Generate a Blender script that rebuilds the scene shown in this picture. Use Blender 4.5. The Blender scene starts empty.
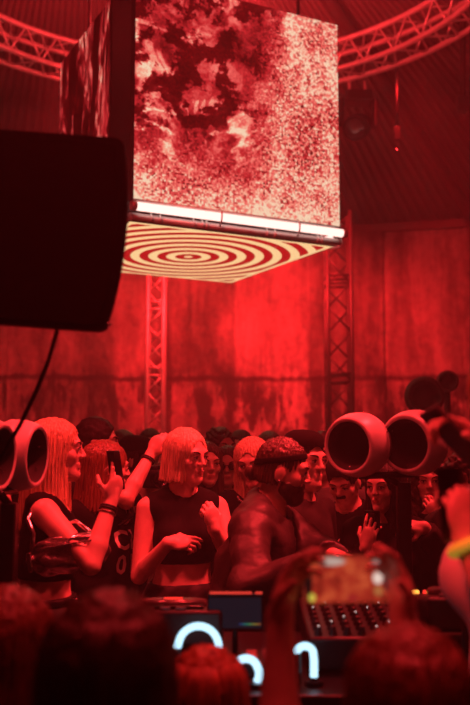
import bpy, bmesh, math, random
import numpy as np
from mathutils import Vector, Matrix
from mathutils.bvhtree import BVHTree
random.seed(4); RNG = np.random.default_rng(4)
SC = bpy.context.scene
COL = SC.collection
PI = math.pi
# ------------------------------------------------------------------ camera
CZ = 1.92; FPX = 905.0; PITCH = math.atan((450 - 352.5) / FPX)
cam_d = bpy.data.cameras.new('camera'); cam = bpy.data.objects.new('camera', cam_d); COL.objects.link(cam)
cam.location = (0, 0, CZ); cam.rotation_euler = (PI / 2 + PITCH, 0, 0)
cam_d.sensor_fit = 'VERTICAL'; cam_d.sensor_height = 36; cam_d.lens = 36 * FPX / 705
cam_d.dof.use_dof = True; cam_d.dof.focus_distance = 4.2; cam_d.dof.aperture_fstop = 2.1
cam_d.clip_start = .05
SC.camera = cam
def at(px, py, Y):
    cx = (px - 235) / FPX; cy = -(py - 352.5) / FPX
    d = (cx, math.cos(PITCH) - cy * math.sin(PITCH), math.sin(PITCH) + cy * math.cos(PITCH))
    k = Y / d[1]
    return np.array([d[0] * k, Y, CZ + d[2] * k])
V = lambda *a: np.array(a, float)
def unit(v):
    v = np.asarray(v, float); return v / max(np.linalg.norm(v), 1e-9)
# ------------------------------------------------------------------ materials
MATS = {}
def mat(name, col, rough=.5, metal=0., noise=None, bump=None, spec=.5, emit=None, sheen=0.):
    """noise=(scale xyz, amount): multiplies the colour; bump=(scale xyz, strength, distance)"""
    if name in MATS: return MATS[name]
    m = bpy.data.materials.new(name); m.use_nodes = True
    nt = m.node_tree; b = nt.nodes['Principled BSDF']
    b.inputs['Base Color'].default_value = (*col, 1); b.inputs['Roughness'].default_value = rough
    b.inputs['Metallic'].default_value = metal; b.inputs['Specular IOR Level'].default_value = spec
    if sheen: b.inputs['Sheen Weight'].default_value = sheen
    tc = nt.nodes.new('ShaderNodeTexCoord')
    def nz(scale):
        mp = nt.nodes.new('ShaderNodeMapping'); mp.inputs['Scale'].default_value = scale
        n = nt.nodes.new('ShaderNodeTexNoise'); n.inputs['Scale'].default_value = 1; n.inputs['Detail'].default_value = 3
        nt.links.new(tc.outputs['Object'], mp.inputs[0]); nt.links.new(mp.outputs[0], n.inputs['Vector'])
        return n
    if noise:
        n = nz(noise[0]); r = nt.nodes.new('ShaderNodeValToRGB')
        a = noise[1]
        r.color_ramp.elements[0].position = .3; r.color_ramp.elements[1].position = .7
        r.color_ramp.elements[0].color = (*[c * (1 - a) for c in col], 1)
        r.color_ramp.elements[1].color = (*[min(1, c * (1 + a)) for c in col], 1)
        nt.links.new(n.outputs['Fac'], r.inputs[0]); nt.links.new(r.outputs[0], b.inputs['Base Color'])
    if bump:
        n = nz(bump[0]); bp = nt.nodes.new('ShaderNodeBump'); bp.inputs['Strength'].default_value = bump[1]
        bp.inputs['Distance'].default_value = bump[2]
        nt.links.new(n.outputs['Fac'], bp.inputs['Height']); nt.links.new(bp.outputs[0], b.inputs['Normal'])
    if emit:
        b.inputs['Emission Color'].default_value = (*emit[0], 1); b.inputs['Emission Strength'].default_value = emit[1]
    MATS[name] = m; return m
SKIN = mat('skin', (.74, .50, .42), .42, noise=((30, 30, 30), .06), bump=((160, 160, 160), .1, .002))
SKIN2 = mat('skin_tan', (.62, .40, .32), .45, noise=((30, 30, 30), .08))
LIP = mat('lips', (.50, .20, .18), .35)
EYE = mat('eye_white', (.75, .72, .7), .15); IRIS = mat('iris', (.03, .02, .015), .1)
BROW = mat('brow_hair', (.10, .06, .04), .7)
HB = ((150, 150, 7), .55, .004)
BLOND = mat('hair_blond', (.62, .44, .26), .38, noise=((110, 110, 5), .42), bump=HB)
BLOND2 = mat('hair_pale_blond', (.70, .52, .34), .36, noise=((120, 120, 5), .34), bump=HB)
AUBURN = mat('hair_auburn', (.20, .085, .05), .36, noise=((120, 120, 5), .5), bump=HB)
REDH = mat('hair_red', (.42, .16, .08), .45, noise=((70, 70, 9), .5), bump=HB)
BRUN = mat('hair_brown', (.075, .045, .03), .35, noise=((120, 120, 6), .45), bump=HB)
BLACKH = mat('hair_black', (.022, .016, .013), .6, noise=((120, 120, 6), .4), bump=HB)
CURLH = mat('hair_curly', (.05, .03, .02), .45, noise=((60, 60, 60), .5), bump=((90, 90, 90), .8, .006))
FBUMP = ((220, 220, 220), .25, .0015)
BLACK = mat('black_cotton', (.009, .008, .008), .9, bump=FBUMP, spec=.15)
BLACKRIB = mat('black_ribbed_knit', (.009, .008, .008), .85, bump=((260, 260, 2), .4, .002), spec=.15)
CHAR = mat('charcoal_cloth', (.035, .030, .028), .85, spec=.2, noise=((12, 12, 12), .25), bump=FBUMP)
JACK = mat('dark_satin_jacket', (.048, .04, .037), .5, spec=.35, noise=((9, 9, 9), .2), bump=((28, 28, 28), .35, .012))
DENIM = mat('washed_denim', (.26, .25, .26), .8, noise=((25, 25, 60), .25), bump=FBUMP)
DDENIM = mat('dark_denim', (.04, .036, .04), .8, spec=.25, noise=((20, 20, 50), .3), bump=FBUMP)
WHITE = mat('white_cotton', (.78, .76, .74), .75, bump=FBUMP)
GREYC = mat('grey_cloth', (.2, .19, .18), .8, noise=((14, 14, 14), .2), bump=FBUMP)
SHOE = mat('black_shoe_leather', (.02, .02, .02), .4)
PRINT = mat('pale_shirt_print', (.72, .66, .6), .6)
PLASTIC = mat('matt_black_plastic', (.012, .012, .013), .55, bump=((300, 300, 300), .15, .001))
BLACKMET = mat('black_painted_metal', (.02, .018, .018), .38, metal=.3)
GLOSS = mat('gloss_black', (.01, .01, .012), .08)
CHROME = mat('chrome', (.8, .8, .8), .12, metal=1)
SILVER = mat('silver_foil_leather', (.62, .6, .6), .2, metal=.95, bump=((22, 22, 40), .5, .01))
ALU = mat('truss_aluminium', (.72, .70, .68), .45, metal=.5, noise=((8, 8, 8), .15))
HORN = mat('moulded_horn_shell', (.62, .57, .55), .36, noise=((14, 14, 14), .12))
HORNIN = mat('horn_throat_foam', (.03, .027, .027), .9)
# ------------------------------------------------------------------ plain mesh builder
class MB:
    def __init__(s): s.bm = bmesh.new(); s.mi = 0
    def _fin(s, faces, smooth):
        for f in faces: f.material_index = s.mi; f.smooth = smooth
    def box(s, c, size, rot=None, bevel=0, seg=2):
        M = Matrix.Translation(Vector(c)) @ (rot.to_4x4() if rot is not None else Matrix.Identity(4)) @ Matrix.Diagonal((*size, 1))
        r = bmesh.ops.create_cube(s.bm, size=1, matrix=M)
        fs = list({f for v in r['verts'] for f in v.link_faces})
        s._fin(fs, False)
        if bevel:
            es = list({e for v in r['verts'] for e in v.link_edges})
            q = bmesh.ops.bevel(s.bm, geom=es, offset=bevel, segments=seg, profile=.5, affect='EDGES')
            for f in q['faces']: f.material_index = s.mi; f.smooth = True
        return s
    def cyl(s, a, b, r, r2=None, n=12, smooth=True, cap=True):
        a = Vector(a); b = Vector(b); d = b - a
        if d.length < 1e-6: return s
        q = d.to_track_quat('Z', 'Y').to_matrix().to_4x4()
        M = Matrix.Translation((a + b) / 2) @ q
        g = bmesh.ops.create_cone(s.bm, cap_ends=cap, segments=n, radius1=r, radius2=r if r2 is None else r2, depth=d.length, matrix=M)
        fs = list({f for v in g['verts'] for f in v.link_faces})
        for f in fs: f.material_index = s.mi; f.smooth = smooth and len(f.verts) == 4
        return s
    def tube(s, pts, r, n=8, closed=False):
        pts = [Vector(p) for p in pts]; N = len(pts); rings = []; prev = None
        for i, p in enumerate(pts):
            if closed: t = pts[(i + 1) % N] - pts[i - 1]
            else: t = pts[min(i + 1, N - 1)] - pts[max(i - 1, 0)]
            t.normalize()
            if prev is None:
                u = t.orthogonal().normalized()
            else:
                u = (prev - t * prev.dot(t)).normalized()
            prev = u; w = t.cross(u)
            rr = r[i] if isinstance(r, (list, tuple)) else r
            rings.append([s.bm.verts.new(p + (u * math.cos(2 * PI * k / n) + w * math.sin(2 * PI * k / n)) * rr) for k in range(n)])
        fs = []
        for i in range(N if closed else N - 1):
            A = rings[i]; B = rings[(i + 1) % N]
            off = 0
            if closed and i == N - 1:
                off = min(range(n), key=lambda o: (A[0].co - B[o].co).length)
            for k in range(n):
                fs.append(s.bm.faces.new((A[k], A[(k + 1) % n], B[(k + 1 + off) % n], B[(k + off) % n])))
        s._fin(fs, True)
        if not closed:
            s._fin([s.bm.faces.new(rings[0][::-1]), s.bm.faces.new(rings[-1])], False)
        return s
    def lathe(s, prof, o, axis, n=40, mats=None):
        """prof: (r, h) pairs along the axis from origin o"""
        o = Vector(o); ax = Vector(axis).normalized(); u = ax.orthogonal().normalized(); w = ax.cross(u)
        rings = []
        for (r, h) in prof:
            if r < 1e-6: rings.append([s.bm.verts.new(o + ax * h)])
            else: rings.append([s.bm.verts.new(o + ax * h + (u * math.cos(2 * PI * k / n) + w * math.sin(2 * PI * k / n)) * r) for k in range(n)])
        for i in range(len(rings) - 1):
            A, B = rings[i], rings[i + 1]
            for k in range(n):
                l = (k + 1) % n
                if len(A) == 1 and len(B) == 1: continue
                if len(A) == 1: f = s.bm.faces.new((A[0], B[l], B[k]))
                elif len(B) == 1: f = s.bm.faces.new((A[k], A[l], B[0]))
                else: f = s.bm.faces.new((A[k], A[l], B[l], B[k]))
                f.smooth = True; f.material_index = mats[i] if mats else s.mi
        return s
    def sphere(s, c, r, n=16, scale=(1, 1, 1), rot=None):
        M = Matrix.Translation(Vector(c)) @ (rot.to_4x4() if rot is not None else Matrix.Identity(4)) @ Matrix.Diagonal((*scale, 1))
        g = bmesh.ops.create_uvsphere(s.bm, u_segments=n, v_segments=max(6, n * 2 // 3), radius=r, matrix=M)
        s._fin({f for v in g['verts'] for f in v.link_faces}, True); return s
    def quad(s, *ps):
        f = s.bm.faces.new([s.bm.verts.new(Vector(p)) for p in ps]); f.material_index = s.mi; return s
    def build(s, name, mats, parent=None, recalc=True, **tags):
        if recalc: bmesh.ops.recalc_face_normals(s.bm, faces=s.bm.faces)
        me = bpy.data.meshes.new(name); s.bm.to_mesh(me); s.bm.free()
        for m in (mats if isinstance(mats, (list, tuple)) else [mats]): me.materials.append(m)
        return link(name, me, parent, **tags)
def wmat(o):
    return (wmat(o.parent) @ o.matrix_parent_inverse if o.parent else Matrix.Identity(4)) @ o.matrix_basis
def link(name, me, parent=None, **tags):
    o = bpy.data.objects.new(name, me); COL.objects.link(o)
    if parent is not None:
        o.parent = parent
        o.matrix_parent_inverse = wmat(parent).inverted()        # children are modelled in world space
    tag(o, **tags); return o
def tag(o, label=None, cat=None, group=None, kind=None):
    if label: o['label'] = label
    if cat: o['category'] = cat
    if group: o['group'] = group
    if kind: o['kind'] = kind
    return o
def thing(name, loc, label, cat, group=None):
    o = bpy.data.objects.new(name, None); COL.objects.link(o); o.location = Vector(loc); o.empty_display_size = .1
    return tag(o, label, cat, group)
# ------------------------------------------------------------------ organic surfaces: smooth unions meshed on a stretched grid
def axis_pts(lo, hi, h, zones):
    out = [lo]
    while out[-1] < hi:
        p = out[-1]; st = h
        for a, b, f in zones:
            if a - h < p < b: st = min(st, f)
        out.append(p + st)
    return np.array(out)
def cone(a, b, r1, r2, tagn='', k=.03, op='u', cut=None):
    return dict(t='c', a=np.asarray(a, float), b=np.asarray(b, float), r=(r1, r2), tag=tagn, k=k, op=op, cut=cut)
def ell(c, r, R=None, tagn='', k=.03, op='u'):
    return dict(t='e', c=np.asarray(c, float), r=np.asarray(r, float), R=np.eye(3) if R is None else np.asarray(R, float), tag=tagn, k=k, op=op, cut=None)
def inflate(p, o):
    q = dict(p)
    q['r'] = (p['r'][0] + o, p['r'][1] + o) if p['t'] == 'c' else p['r'] + o
    return q
def bbox(p):
    if p['t'] == 'c':
        lo = np.minimum(p['a'] - p['r'][0], p['b'] - p['r'][1]); hi = np.maximum(p['a'] + p['r'][0], p['b'] + p['r'][1])
    else:
        e = np.sqrt(((p['R'] * p['r']) ** 2).sum(1)); lo = p['c'] - e; hi = p['c'] + e
    return lo, hi
def smin(a, b, k):
    h = np.maximum(k - np.abs(a - b), 0) / k
    return np.minimum(a, b) - h * h * k * .25
def dist(p, X, Y, Z):
    if p['t'] == 'c':
        a = p['a']; ba = p['b'] - a; L = max(ba @ ba, 1e-9)
        px, py, pz = X - a[0], Y - a[1], Z - a[2]
        h = np.clip((px * ba[0] + py * ba[1] + pz * ba[2]) / L, 0, 1)
        d = np.sqrt((px - ba[0] * h) ** 2 + (py - ba[1] * h) ** 2 + (pz - ba[2] * h) ** 2) - (p['r'][0] + (p['r'][1] - p['r'][0]) * h)
    else:
        R, c, r = p['R'], p['c'], p['r']
        px, py, pz = X - c[0], Y - c[1], Z - c[2]
        q = [(px * R[0, i] + py * R[1, i] + pz * R[2, i]) / r[i] for i in range(3)]
        k0 = np.sqrt(q[0] ** 2 + q[1] ** 2 + q[2] ** 2)
        k1 = np.sqrt((q[0] / r[0]) ** 2 + (q[1] / r[1]) ** 2 + (q[2] / r[2]) ** 2)
        d = k0 * (k0 - 1) / np.maximum(k1, 1e-6)
    if p['cut'] is not None:
        c0, n = p['cut']
        d = np.maximum(d, (X - c0[0]) * n[0] + (Y - c0[1]) * n[1] + (Z - c0[2]) * n[2])
    return d
def field(prims, xs, ys, zs):
    F = np.full((len(xs), len(ys), len(zs)), .3, np.float32)
    for p in prims:
        lo, hi = bbox(p); m = p['k'] + .03
        sl = []
        for A, l, h in zip((xs, ys, zs), lo, hi):
            sl.append(slice(max(0, np.searchsorted(A, l - m) - 1), min(len(A), np.searchsorted(A, h + m) + 1)))
        if any(s.stop - s.start < 1 for s in sl): continue
        X = xs[sl[0]][:, None, None].astype(np.float32); Y = ys[sl[1]][None, :, None].astype(np.float32); Z = zs[sl[2]][None, None, :].astype(np.float32)
        d = dist(p, X, Y, Z); S = tuple(sl)
        if p['op'] == 'u': F[S] = smin(F[S], d, p['k'])
        else: F[S] = -smin(-F[S], d, p['k'])
    return F
def nets(F, xs, ys, zs):
    """naive surface nets on a rectilinear grid -> verts, quads"""
    F[0] = F[-1] = .3; F[:, 0] = F[:, -1] = .3; F[:, :, 0] = F[:, :, -1] = .3
    I = F < 0
    nx, ny, nz = F.shape
    cnt = np.zeros((nx - 1, ny - 1, nz - 1), np.uint8)
    for dx in (0, 1):
        for dy in (0, 1):
            for dz in (0, 1):
                cnt += I[dx:nx - 1 + dx, dy:ny - 1 + dy, dz:nz - 1 + dz]
    act = np.argwhere((cnt > 0) & (cnt < 8))
    idx = np.full(cnt.shape, -1, np.int32); idx[tuple(act.T)] = np.arange(len(act))
    acc = np.zeros((len(act), 3)); n = np.zeros(len(act))
    corners = [(0, 0, 0), (1, 0, 0), (0, 1, 0), (1, 1, 0), (0, 0, 1), (1, 0, 1), (0, 1, 1), (1, 1, 1)]
    val = [F[act[:, 0] + c[0], act[:, 1] + c[1], act[:, 2] + c[2]] for c in corners]
    for i in range(8):
        for b in (1, 2, 4):
            j = i | b
            if j == i: continue
            f0, f1 = val[i], val[j]; m = (f0 < 0) != (f1 < 0)
            t = f0[m] / (f0[m] - f1[m])
            acc[m] += np.array(corners[i]) + t[:, None] * (np.array(corners[j]) - np.array(corners[i])); n[m] += 1
    g = act + acc / n[:, None]
    vs = np.stack([np.interp(g[:, k], np.arange(len(A)), A) for k, A in enumerate((xs, ys, zs))], 1)
    quads = []
    for ax in range(3):
        s0 = [slice(1, d - 1) for d in F.shape]; s1 = list(s0)
        s0[ax] = slice(0, F.shape[ax] - 1); s1[ax] = slice(1, F.shape[ax])
        a = I[tuple(s0)]; b = I[tuple(s1)]
        e = np.argwhere(a != b); off = np.ones(3, int); off[ax] = 0
        flip = a[tuple(e.T)]
        e = e + off
        u = np.zeros(3, int); v = np.zeros(3, int); u[(ax + 1) % 3] = 1; v[(ax + 2) % 3] = 1
        q = np.stack([idx[tuple((e - u - v).T)], idx[tuple((e - v).T)], idx[tuple(e.T)], idx[tuple((e - u).T)]], 1)
        q[~flip] = q[~flip][:, ::-1]
        quads.append(q)
    return vs, np.concatenate(quads)
def np_mesh(name, vs, qs, mats, mi=None):
    me = bpy.data.meshes.new(name)
    me.vertices.add(len(vs)); me.vertices.foreach_set('co', np.asarray(vs, np.float32).ravel())
    me.loops.add(qs.size); me.loops.foreach_set('vertex_index', qs.ravel().astype(np.int32))
    me.polygons.add(len(qs)); me.polygons.foreach_set('loop_start', np.arange(0, qs.size, 4, dtype=np.int32))
    if mi is not None: me.polygons.foreach_set('material_index', mi.astype(np.int32))
    me.polygons.foreach_set('use_smooth', np.ones(len(qs), bool))
    for m in mats: me.materials.append(m)
    me.update(calc_edges=True); me.validate(); return me
def ripple(P, amp, f):
    x, y, z = P[:, 0], P[:, 1], P[:, 2]
    w = np.sin(x * f * 1.3 + 2 * np.sin(z * f * .55 + y * f)) + np.sin(z * f + 1.7 * np.sin(x * f * .8 - y * f * .6)) + .6 * np.sin((x - z + y) * f * 1.9)
    g = 1 - 2 * np.abs(np.sin(z * f * .75 + 2.4 * np.sin(x * f * .33 + .7) + 1.2 * np.sin(y * f * .4))) ** .6
    return amp * (w / 2.2 + .7 * g)
# ------------------------------------------------------------------ people
def rotx(a): c, s = math.cos(a), math.sin(a); return np.array([[1, 0, 0], [0, c, -s], [0, s, c]])
def roty(a): c, s = math.cos(a), math.sin(a); return np.array([[c, 0, s], [0, 1, 0], [-s, 0, c]])
def rotz(a): c, s = math.cos(a), math.sin(a); return np.array([[c, -s, 0], [s, c, 0], [0, 0, 1]])
D = math.radians
def frame_to(v):
    z = unit(v); x = np.cross([0, 0, 1.0], z); x = unit(x) if np.linalg.norm(x) > 1e-3 else V(1, 0, 0)
    return np.stack([x, np.cross(z, x), z], 1)
class Person:
    """local frame: x to the person's right, y forward, z up, standing height 1.7; self.W maps to the world"""
    def __init__(s, label, eye, yaw, female=True, ground=.3, lean=0, twist=0, side=0, head=(0, 0, 0), fine=.0055, coarse=.012,
                 skin=SKIN, group=None, build=1.0, hs=1.0):
        s.f = female; s.fine = fine; s.coarse = coarse; s.skin = skin; s.prims = []; s.zones = []; s.b = build; s.hs = hs
        s.sw = .158 if female else .188
        s.U = rotz(D(twist)) @ rotx(D(-lean)) @ roty(D(side))
        s.pel = V(0, 0, .95)
        s.Hd = s.U @ rotz(D(head[0])) @ rotx(D(head[1])) @ roty(D(head[2]))
        s.hc = s.up(V(0, .012, 1.50)) + s.Hd @ V(0, .012, .092)          # head centre at eye level
        ex = s.hc
        s.sc = (eye[2] - ground) / ex[2]
        R = rotz(D(yaw)); s.R = R
        o = R @ ex * s.sc; s.o = V(eye[0] - o[0], eye[1] - o[1], ground)
        s.root = thing('person', s.o, label, 'person', group)
        s.arms = {}; s.shirt_field = None
    def up(s, p): return s.pel + s.U @ (np.asarray(p, float) - s.pel)
    def w(s, p): return (s.R @ np.asarray(p, float).T * s.sc).T + s.o
    def loc(s, p): return (s.R.T @ (np.asarray(p, float) - s.o)) / s.sc
    def vec(s, v): return s.R.T @ unit(v)
    def wv(s, v): return s.R @ np.asarray(v, float)
    # ---- arms
    def arm(s, side, wrist=None, hint=None, f=None, n=None, curl=.5, local=False, spread=.0, thumb=.4, curls=None):
        """side 'R'/'L'; wrist, hint (elbow side) world points; f finger direction, n palm normal (world vectors)"""
        sg = 1 if side == 'R' else -1
        sh = s.up(V(sg * s.sw, -.008, 1.365))
        if wrist is None:
            wr = s.up(V(sg * (s.sw + .07), .03, .84)); hi = s.up(V(sg * (s.sw + .2), -.25, 1.1)); fv = V(0, .15, -1); nv = V(-sg, 0, 0)
        else:
            wr = np.asarray(wrist, float) if local else s.loc(wrist); hi = np.asarray(hint, float) if local else s.loc(hint)
            fv = np.asarray(f, float) if local else s.vec(f); nv = np.asarray(n, float) if local else s.vec(n)
        l1, l2 = .285, .25
        d = wr - sh; L = np.linalg.norm(d); u = d / L
        if L > .985 * (l1 + l2): L = .985 * (l1 + l2); wr = sh + u * L
        if L < .13: L = .13; wr = sh + u * L
        c = (l1 * l1 + L * L - l2 * l2) / (2 * l1 * L); c = max(-1, min(1, c))
        hv = hi - sh; hv = unit(hv - u * (hv @ u))
        el = sh + u * l1 * c + hv * l1 * math.sqrt(max(0, 1 - c * c))
        s.arms[side] = (sh, el, wr)
        k = 1.0 if s.f else 1.16
        s.prims += [cone(sh, el, .049 * k, .035 * k, 'upper' + side, .03), cone(el, el * .7 + wr * .3, .034 * k, .0375 * k, 'fore' + side, .008),
                    cone(el * .7 + wr * .3, wr, .0375 * k, .0245 * k, 'fore' + side, .008)]
        # hand
        hk = .92 if s.f else 1.04
        fv = unit(fv); nv = unit(nv - fv * (nv @ fv)); sd = np.cross(fv, nv) * sg
        H = np.stack([sd, fv, nv], 1)
        P = lambda a, b_, c_: wr + H @ (V(a, b_, c_) * hk)
        s.prims += [cone(wr, P(0, .03, 0), .024 * hk, .022 * hk, 'hand', .015),
                    ell(P(0, .052, 0), V(.040, .050, .0165) * hk, H, 'hand', .012),
                    ell(P(.022, .03, .008), V(.02, .03, .017) * hk, H, 'hand', .012)]
        spec = [(.029, .090, .072, .0088), (.010, .096, .080, .0092), (-.010, .092, .074, .0088), (-.028, .083, .058, .0078)]
        for i, (bx, by, ln, r) in enumerate(spec):
            cu = curls[i] if curls else curl * (1 + .1 * (i - 1.5))
            p = V(bx * .95, by - .02, 0); an = 0; sp = (1.5 - i) * spread
            for j, fr in enumerate((.45, .32, .25)):
                an += cu * (.75, 1.15, .8)[j]
                q = p + V(math.sin(sp) * math.cos(an), math.cos(sp) * math.cos(an), math.sin(an)) * (ln * fr + (.02 if j == 0 else 0))
                r2 = r * (1 - .1 * (j + 1))
                s.prims.append(cone(P(*p), P(*q), r * (1 - .1 * j) * hk, r2 * hk, 'hand', .004)); p = q
        p = V(.026, .022, .008); q = p + V(.75, .62, .25 + thumb * .5) * .042; e = q + unit(V(.35 - thumb * .5, .9, .2 + thumb)) * .034
        s.prims += [cone(P(*p), P(*q), .0125 * hk, .0105 * hk, 'hand', .01), cone(P(*q), P(*e), .0105 * hk, .008 * hk, 'hand', .005)]
        tip = P(0, .06, .02)
        if s.fine < .009: s.zones.append((tip, .10))
        s.arms[side + 'h'] = (wr, H, hk)
        return s
    def hand_pt(s, side, a, b, c):
        wr, H, hk = s.arms[side + 'h']; return s.w(wr + H @ (V(a, b, c) * hk))
    # ---- body
    def body(s, legs=True):
        f, b = s.f, s.b; u = s.up; U = s.U; P = []
        if 'R' not in s.arms: s.arm('R')
        if 'L' not in s.arms: s.arm('L')
        I = np.eye(3)
        P += [ell((0, -.005, .95), V(.163, .118, .13) * b if f else V(.158, .118, .12) * b, I, 'torso', .06),
              ell(u((0, 0, 1.085)), V(.118, .088, .15) * b if f else V(.142, .104, .16) * b, U, 'torso', .07),
              ell(u((0, .004, 1.245)), V(.142, .104, .165) * b if f else V(.170, .124, .175) * b, U, 'torso', .06),
              cone(u((-s.sw * .78, -.012, 1.362)), u((s.sw * .78, -.012, 1.362)), .056 if f else .066, .056 if f else .066, 'torso', .05),
              cone(u((-s.sw * .55, -.02, 1.385)), u((0, -.02, 1.43)), .045, .05, 'torso', .05),
              cone(u((s.sw * .55, -.02, 1.385)), u((0, -.02, 1.43)), .045, .05, 'torso', .05)]
        for sg in (-1, 1):
            P.append(ell((sg * .075, -.058, .90), V(.085, .08, .095) * b, I, 'torso', .05))
            if f: P.append(ell(u((sg * .068, .088, 1.245)), V(.056, .052, .058) * b, U, 'torso', .04))
            P += [cone((sg * .082, 0, .93), (sg * .095, .012, .49), .086 * b, .056, 'leg', .04), cone((sg * .095, .012, .49), (sg * .1, -.012, .09), .054, .035, 'leg', .03),
                  cone((sg * .1, -.035, .045), (sg * .11, .15, .03), .038, .028, 'foot', .03)]
        nk = s.hc + s.Hd @ V(0, -.018, -.03)
        P.append(cone(u((0, -.012, 1.385)), nk, .052 if f else .062, .046 if f else .057, 'neck', .035))
        P += s.head_prims()
        s.prims = P + s.prims
        s.mesh_from('body', s.prims, [s.skin, LIP if s.f else s.skin], lip=True)
        s.face()
        return s
    def head_prims(s):
        H = s.Hd; c = s.hc; k = s.hs * (1.0 if s.f else 1.05)
        h = lambda x, y, z: c + H @ (V(x, y, z) * k)
        E = lambda x, y, z, a, b, d, kk, op='u': ell(h(x, y, z), V(a, b, d) * k, H, 'head', kk * k, op)
        C = lambda p, q, r1, r2, kk, op='u': cone(h(*p), h(*q), r1 * k, r2 * k, 'head', kk * k, op)
        jw = .0 if s.f else .004
        P = [E(0, -.014, .032, .074, .094, .084, .03), E(0, .020, -.028, .055 + jw, .062, .080, .025), E(0, .056, -.093, .022 + jw, .022, .020, .025),
             C((-.043, .012, -.062), (0, .056, -.092), .014 + jw, .013 + jw, .03), C((.043, .012, -.062), (0, .056, -.092), .014 + jw, .013 + jw, .03)]
        for sg in (-1, 1):
            P += [E(sg * .038, .055, -.020, .022, .020, .020, .022),
                  E(sg * .031, .092, .006, .019, .016, .013, .014, 's'),
                  E(sg * .074, -.008, -.008, .011, .022, .032, .012)]
        P += [C((-.036, .074, .026), (.036, .074, .026), .013, .013, .02), C((0, .082, .016), (0, .099, -.02), .0075, .0105, .012),
              E(-.010, .092, -.024, .008, .009, .007, .008), E(.010, .092, -.024, .008, .009, .007, .008),
              C((-.016, .081, -.0535), (.016, .081, -.0535), .0065, .0065, .008), C((-.013, .080, -.065), (.013, .080, -.065), .0075, .0075, .008),
              C((-.02, .092, -.059), (.02, .092, -.059), .0028, .0028, .006, 's'),
              E(0, .068, -.09, .016, .014, .014, .015)]
        for sg in (-1, 1): P.append(E(sg * .031, .074, .006, .0145, .0125, .0115, .004))
        s.hk = k
        if s.fine < .02: s.zones.append((c, .125 * k))
        return P
    def hp(s, x, y, z): return s.w(s.hc + s.Hd @ (V(x, y, z) * s.hk))
    def grid(s, prims, coarse, fine, pad=.03):
        lo = np.min([bbox(p)[0] for p in prims], 0) - pad; hi = np.max([bbox(p)[1] for p in prims], 0) + pad
        ax = []
        for i in range(3):
            z = [(c[i] - r, c[i] + r, fine) for c, r in s.zones] if fine else []
            ax.append(axis_pts(lo[i], hi[i], coarse, z))
        return ax
    def mesh_from(s, name, prims, mats, lip=False):
        xs, ys, zs = s.grid(prims, s.coarse, s.fine)
        vs, qs = nets(field(prims, xs, ys, zs), xs, ys, zs)
        mi = None
        if lip:
            c = vs[qs].mean(1); q = (c - s.hc) @ s.Hd / s.hk
            mi = (((q[:, 2] + .0595) ** 2 / .0088 ** 2 + q[:, 0] ** 2 / .0195 ** 2 < 1) & (q[:, 1] > .068)).astype(int)
        return link(name, np_mesh(name, s.w(vs), qs, mats, mi), s.root)
    def face(s):
        k = s.hk * s.sc
        for sg in (-1, 1):
            m = MB(); fr = Matrix((s.R @ s.Hd).tolist())
            m.sphere(s.hp(sg * .031, .0765, .006), .0122 * k, 14)
            m.mi = 1; m.sphere(s.hp(sg * .031, .0815, .0058), .0080 * k, 10)
            e = m.build('eye', [EYE, IRIS], s.root)
            l = MB(); l.tube([s.hp(sg * (.031 + t * .0165), .0905 - .35 * abs(t * .018) ** 1 - .002 * t * t, .0125 - .006 * t * t) for t in np.linspace(-1, 1, 7)], [.0008 * k, .0018 * k, .0022 * k, .0024 * k, .0024 * k, .002 * k, .001 * k], 6)
            l.build('eyelash', IRIS, s.root)
            b = MB(); b.tube([s.hp(sg * (.033 + t * .021), .0905 - .004 * (t + .4) ** 2 * 1.6, .0315 + .004 * t - .005 * t * t) for t in np.linspace(-1, 1, 8)],
                             [r * k * (1 if s.f else 1.35) for r in (.002, .003, .0034, .0034, .003, .0026, .002, .001)], 6)
            b.build('eyebrow', BROW, s.root)
        return s
    # ---- garments
    def garment(s, name, tags, off, m, planes=(), holes=(), extra=(), amp=.004, fq=26, coarse=None, mats=None, parent=None, blend=None):
        pr = [inflate(p, off) for p in s.prims if p['tag'] in tags and p['op'] == 'u'] + list(extra)
        if blend: pr = [dict(p, k=blend) for p in pr]
        xs, ys, zs = s.grid(pr, coarse or max(.009, s.coarse), None)
        F = field(pr, xs, ys, zs)
        X, Y, Z = np.meshgrid(xs, ys, zs, indexing='ij')
        if amp: F = F + ripple(np.stack([X.ravel(), Y.ravel(), Z.ravel()], 1), amp, fq).reshape(F.shape)
        for p0, n in planes: F = np.maximum(F, (X - p0[0]) * n[0] + (Y - p0[1]) * n[1] + (Z - p0[2]) * n[2])
        for c, r in holes:
            if np.ndim(r) == 0: r = (r, r, r)
            q = np.sqrt(((X - c[0]) / r[0]) ** 2 + ((Y - c[1]) / r[1]) ** 2 + ((Z - c[2]) / r[2]) ** 2)
            F = np.maximum(F, (1 - q) * min(r))
        vs, qs = nets(F.astype(np.float32), xs, ys, zs)
        return link(name, np_mesh(name, s.w(vs), qs, [m]), parent or s.root)
    def sleeve(s, side, frac, off=.016):
        sh, el, wr = s.arms[side]; u = unit(el - sh)
        if frac <= 1:
            e = sh + (el - sh) * frac
            return [cone(sh, sh + u * (np.linalg.norm(el - sh) * frac + .08), .052 + off, .045 + off + .01, 'sl', .03, cut=(e, u))]
        v = unit(wr - el); e = el + (wr - el) * (frac - 1)
        return [cone(sh, el, .054 + off, .044 + off, 'sl', .03), cone(el, wr + v * .08, .043 + off, .030 + off, 'sl', .03, cut=(e, v))]
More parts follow.
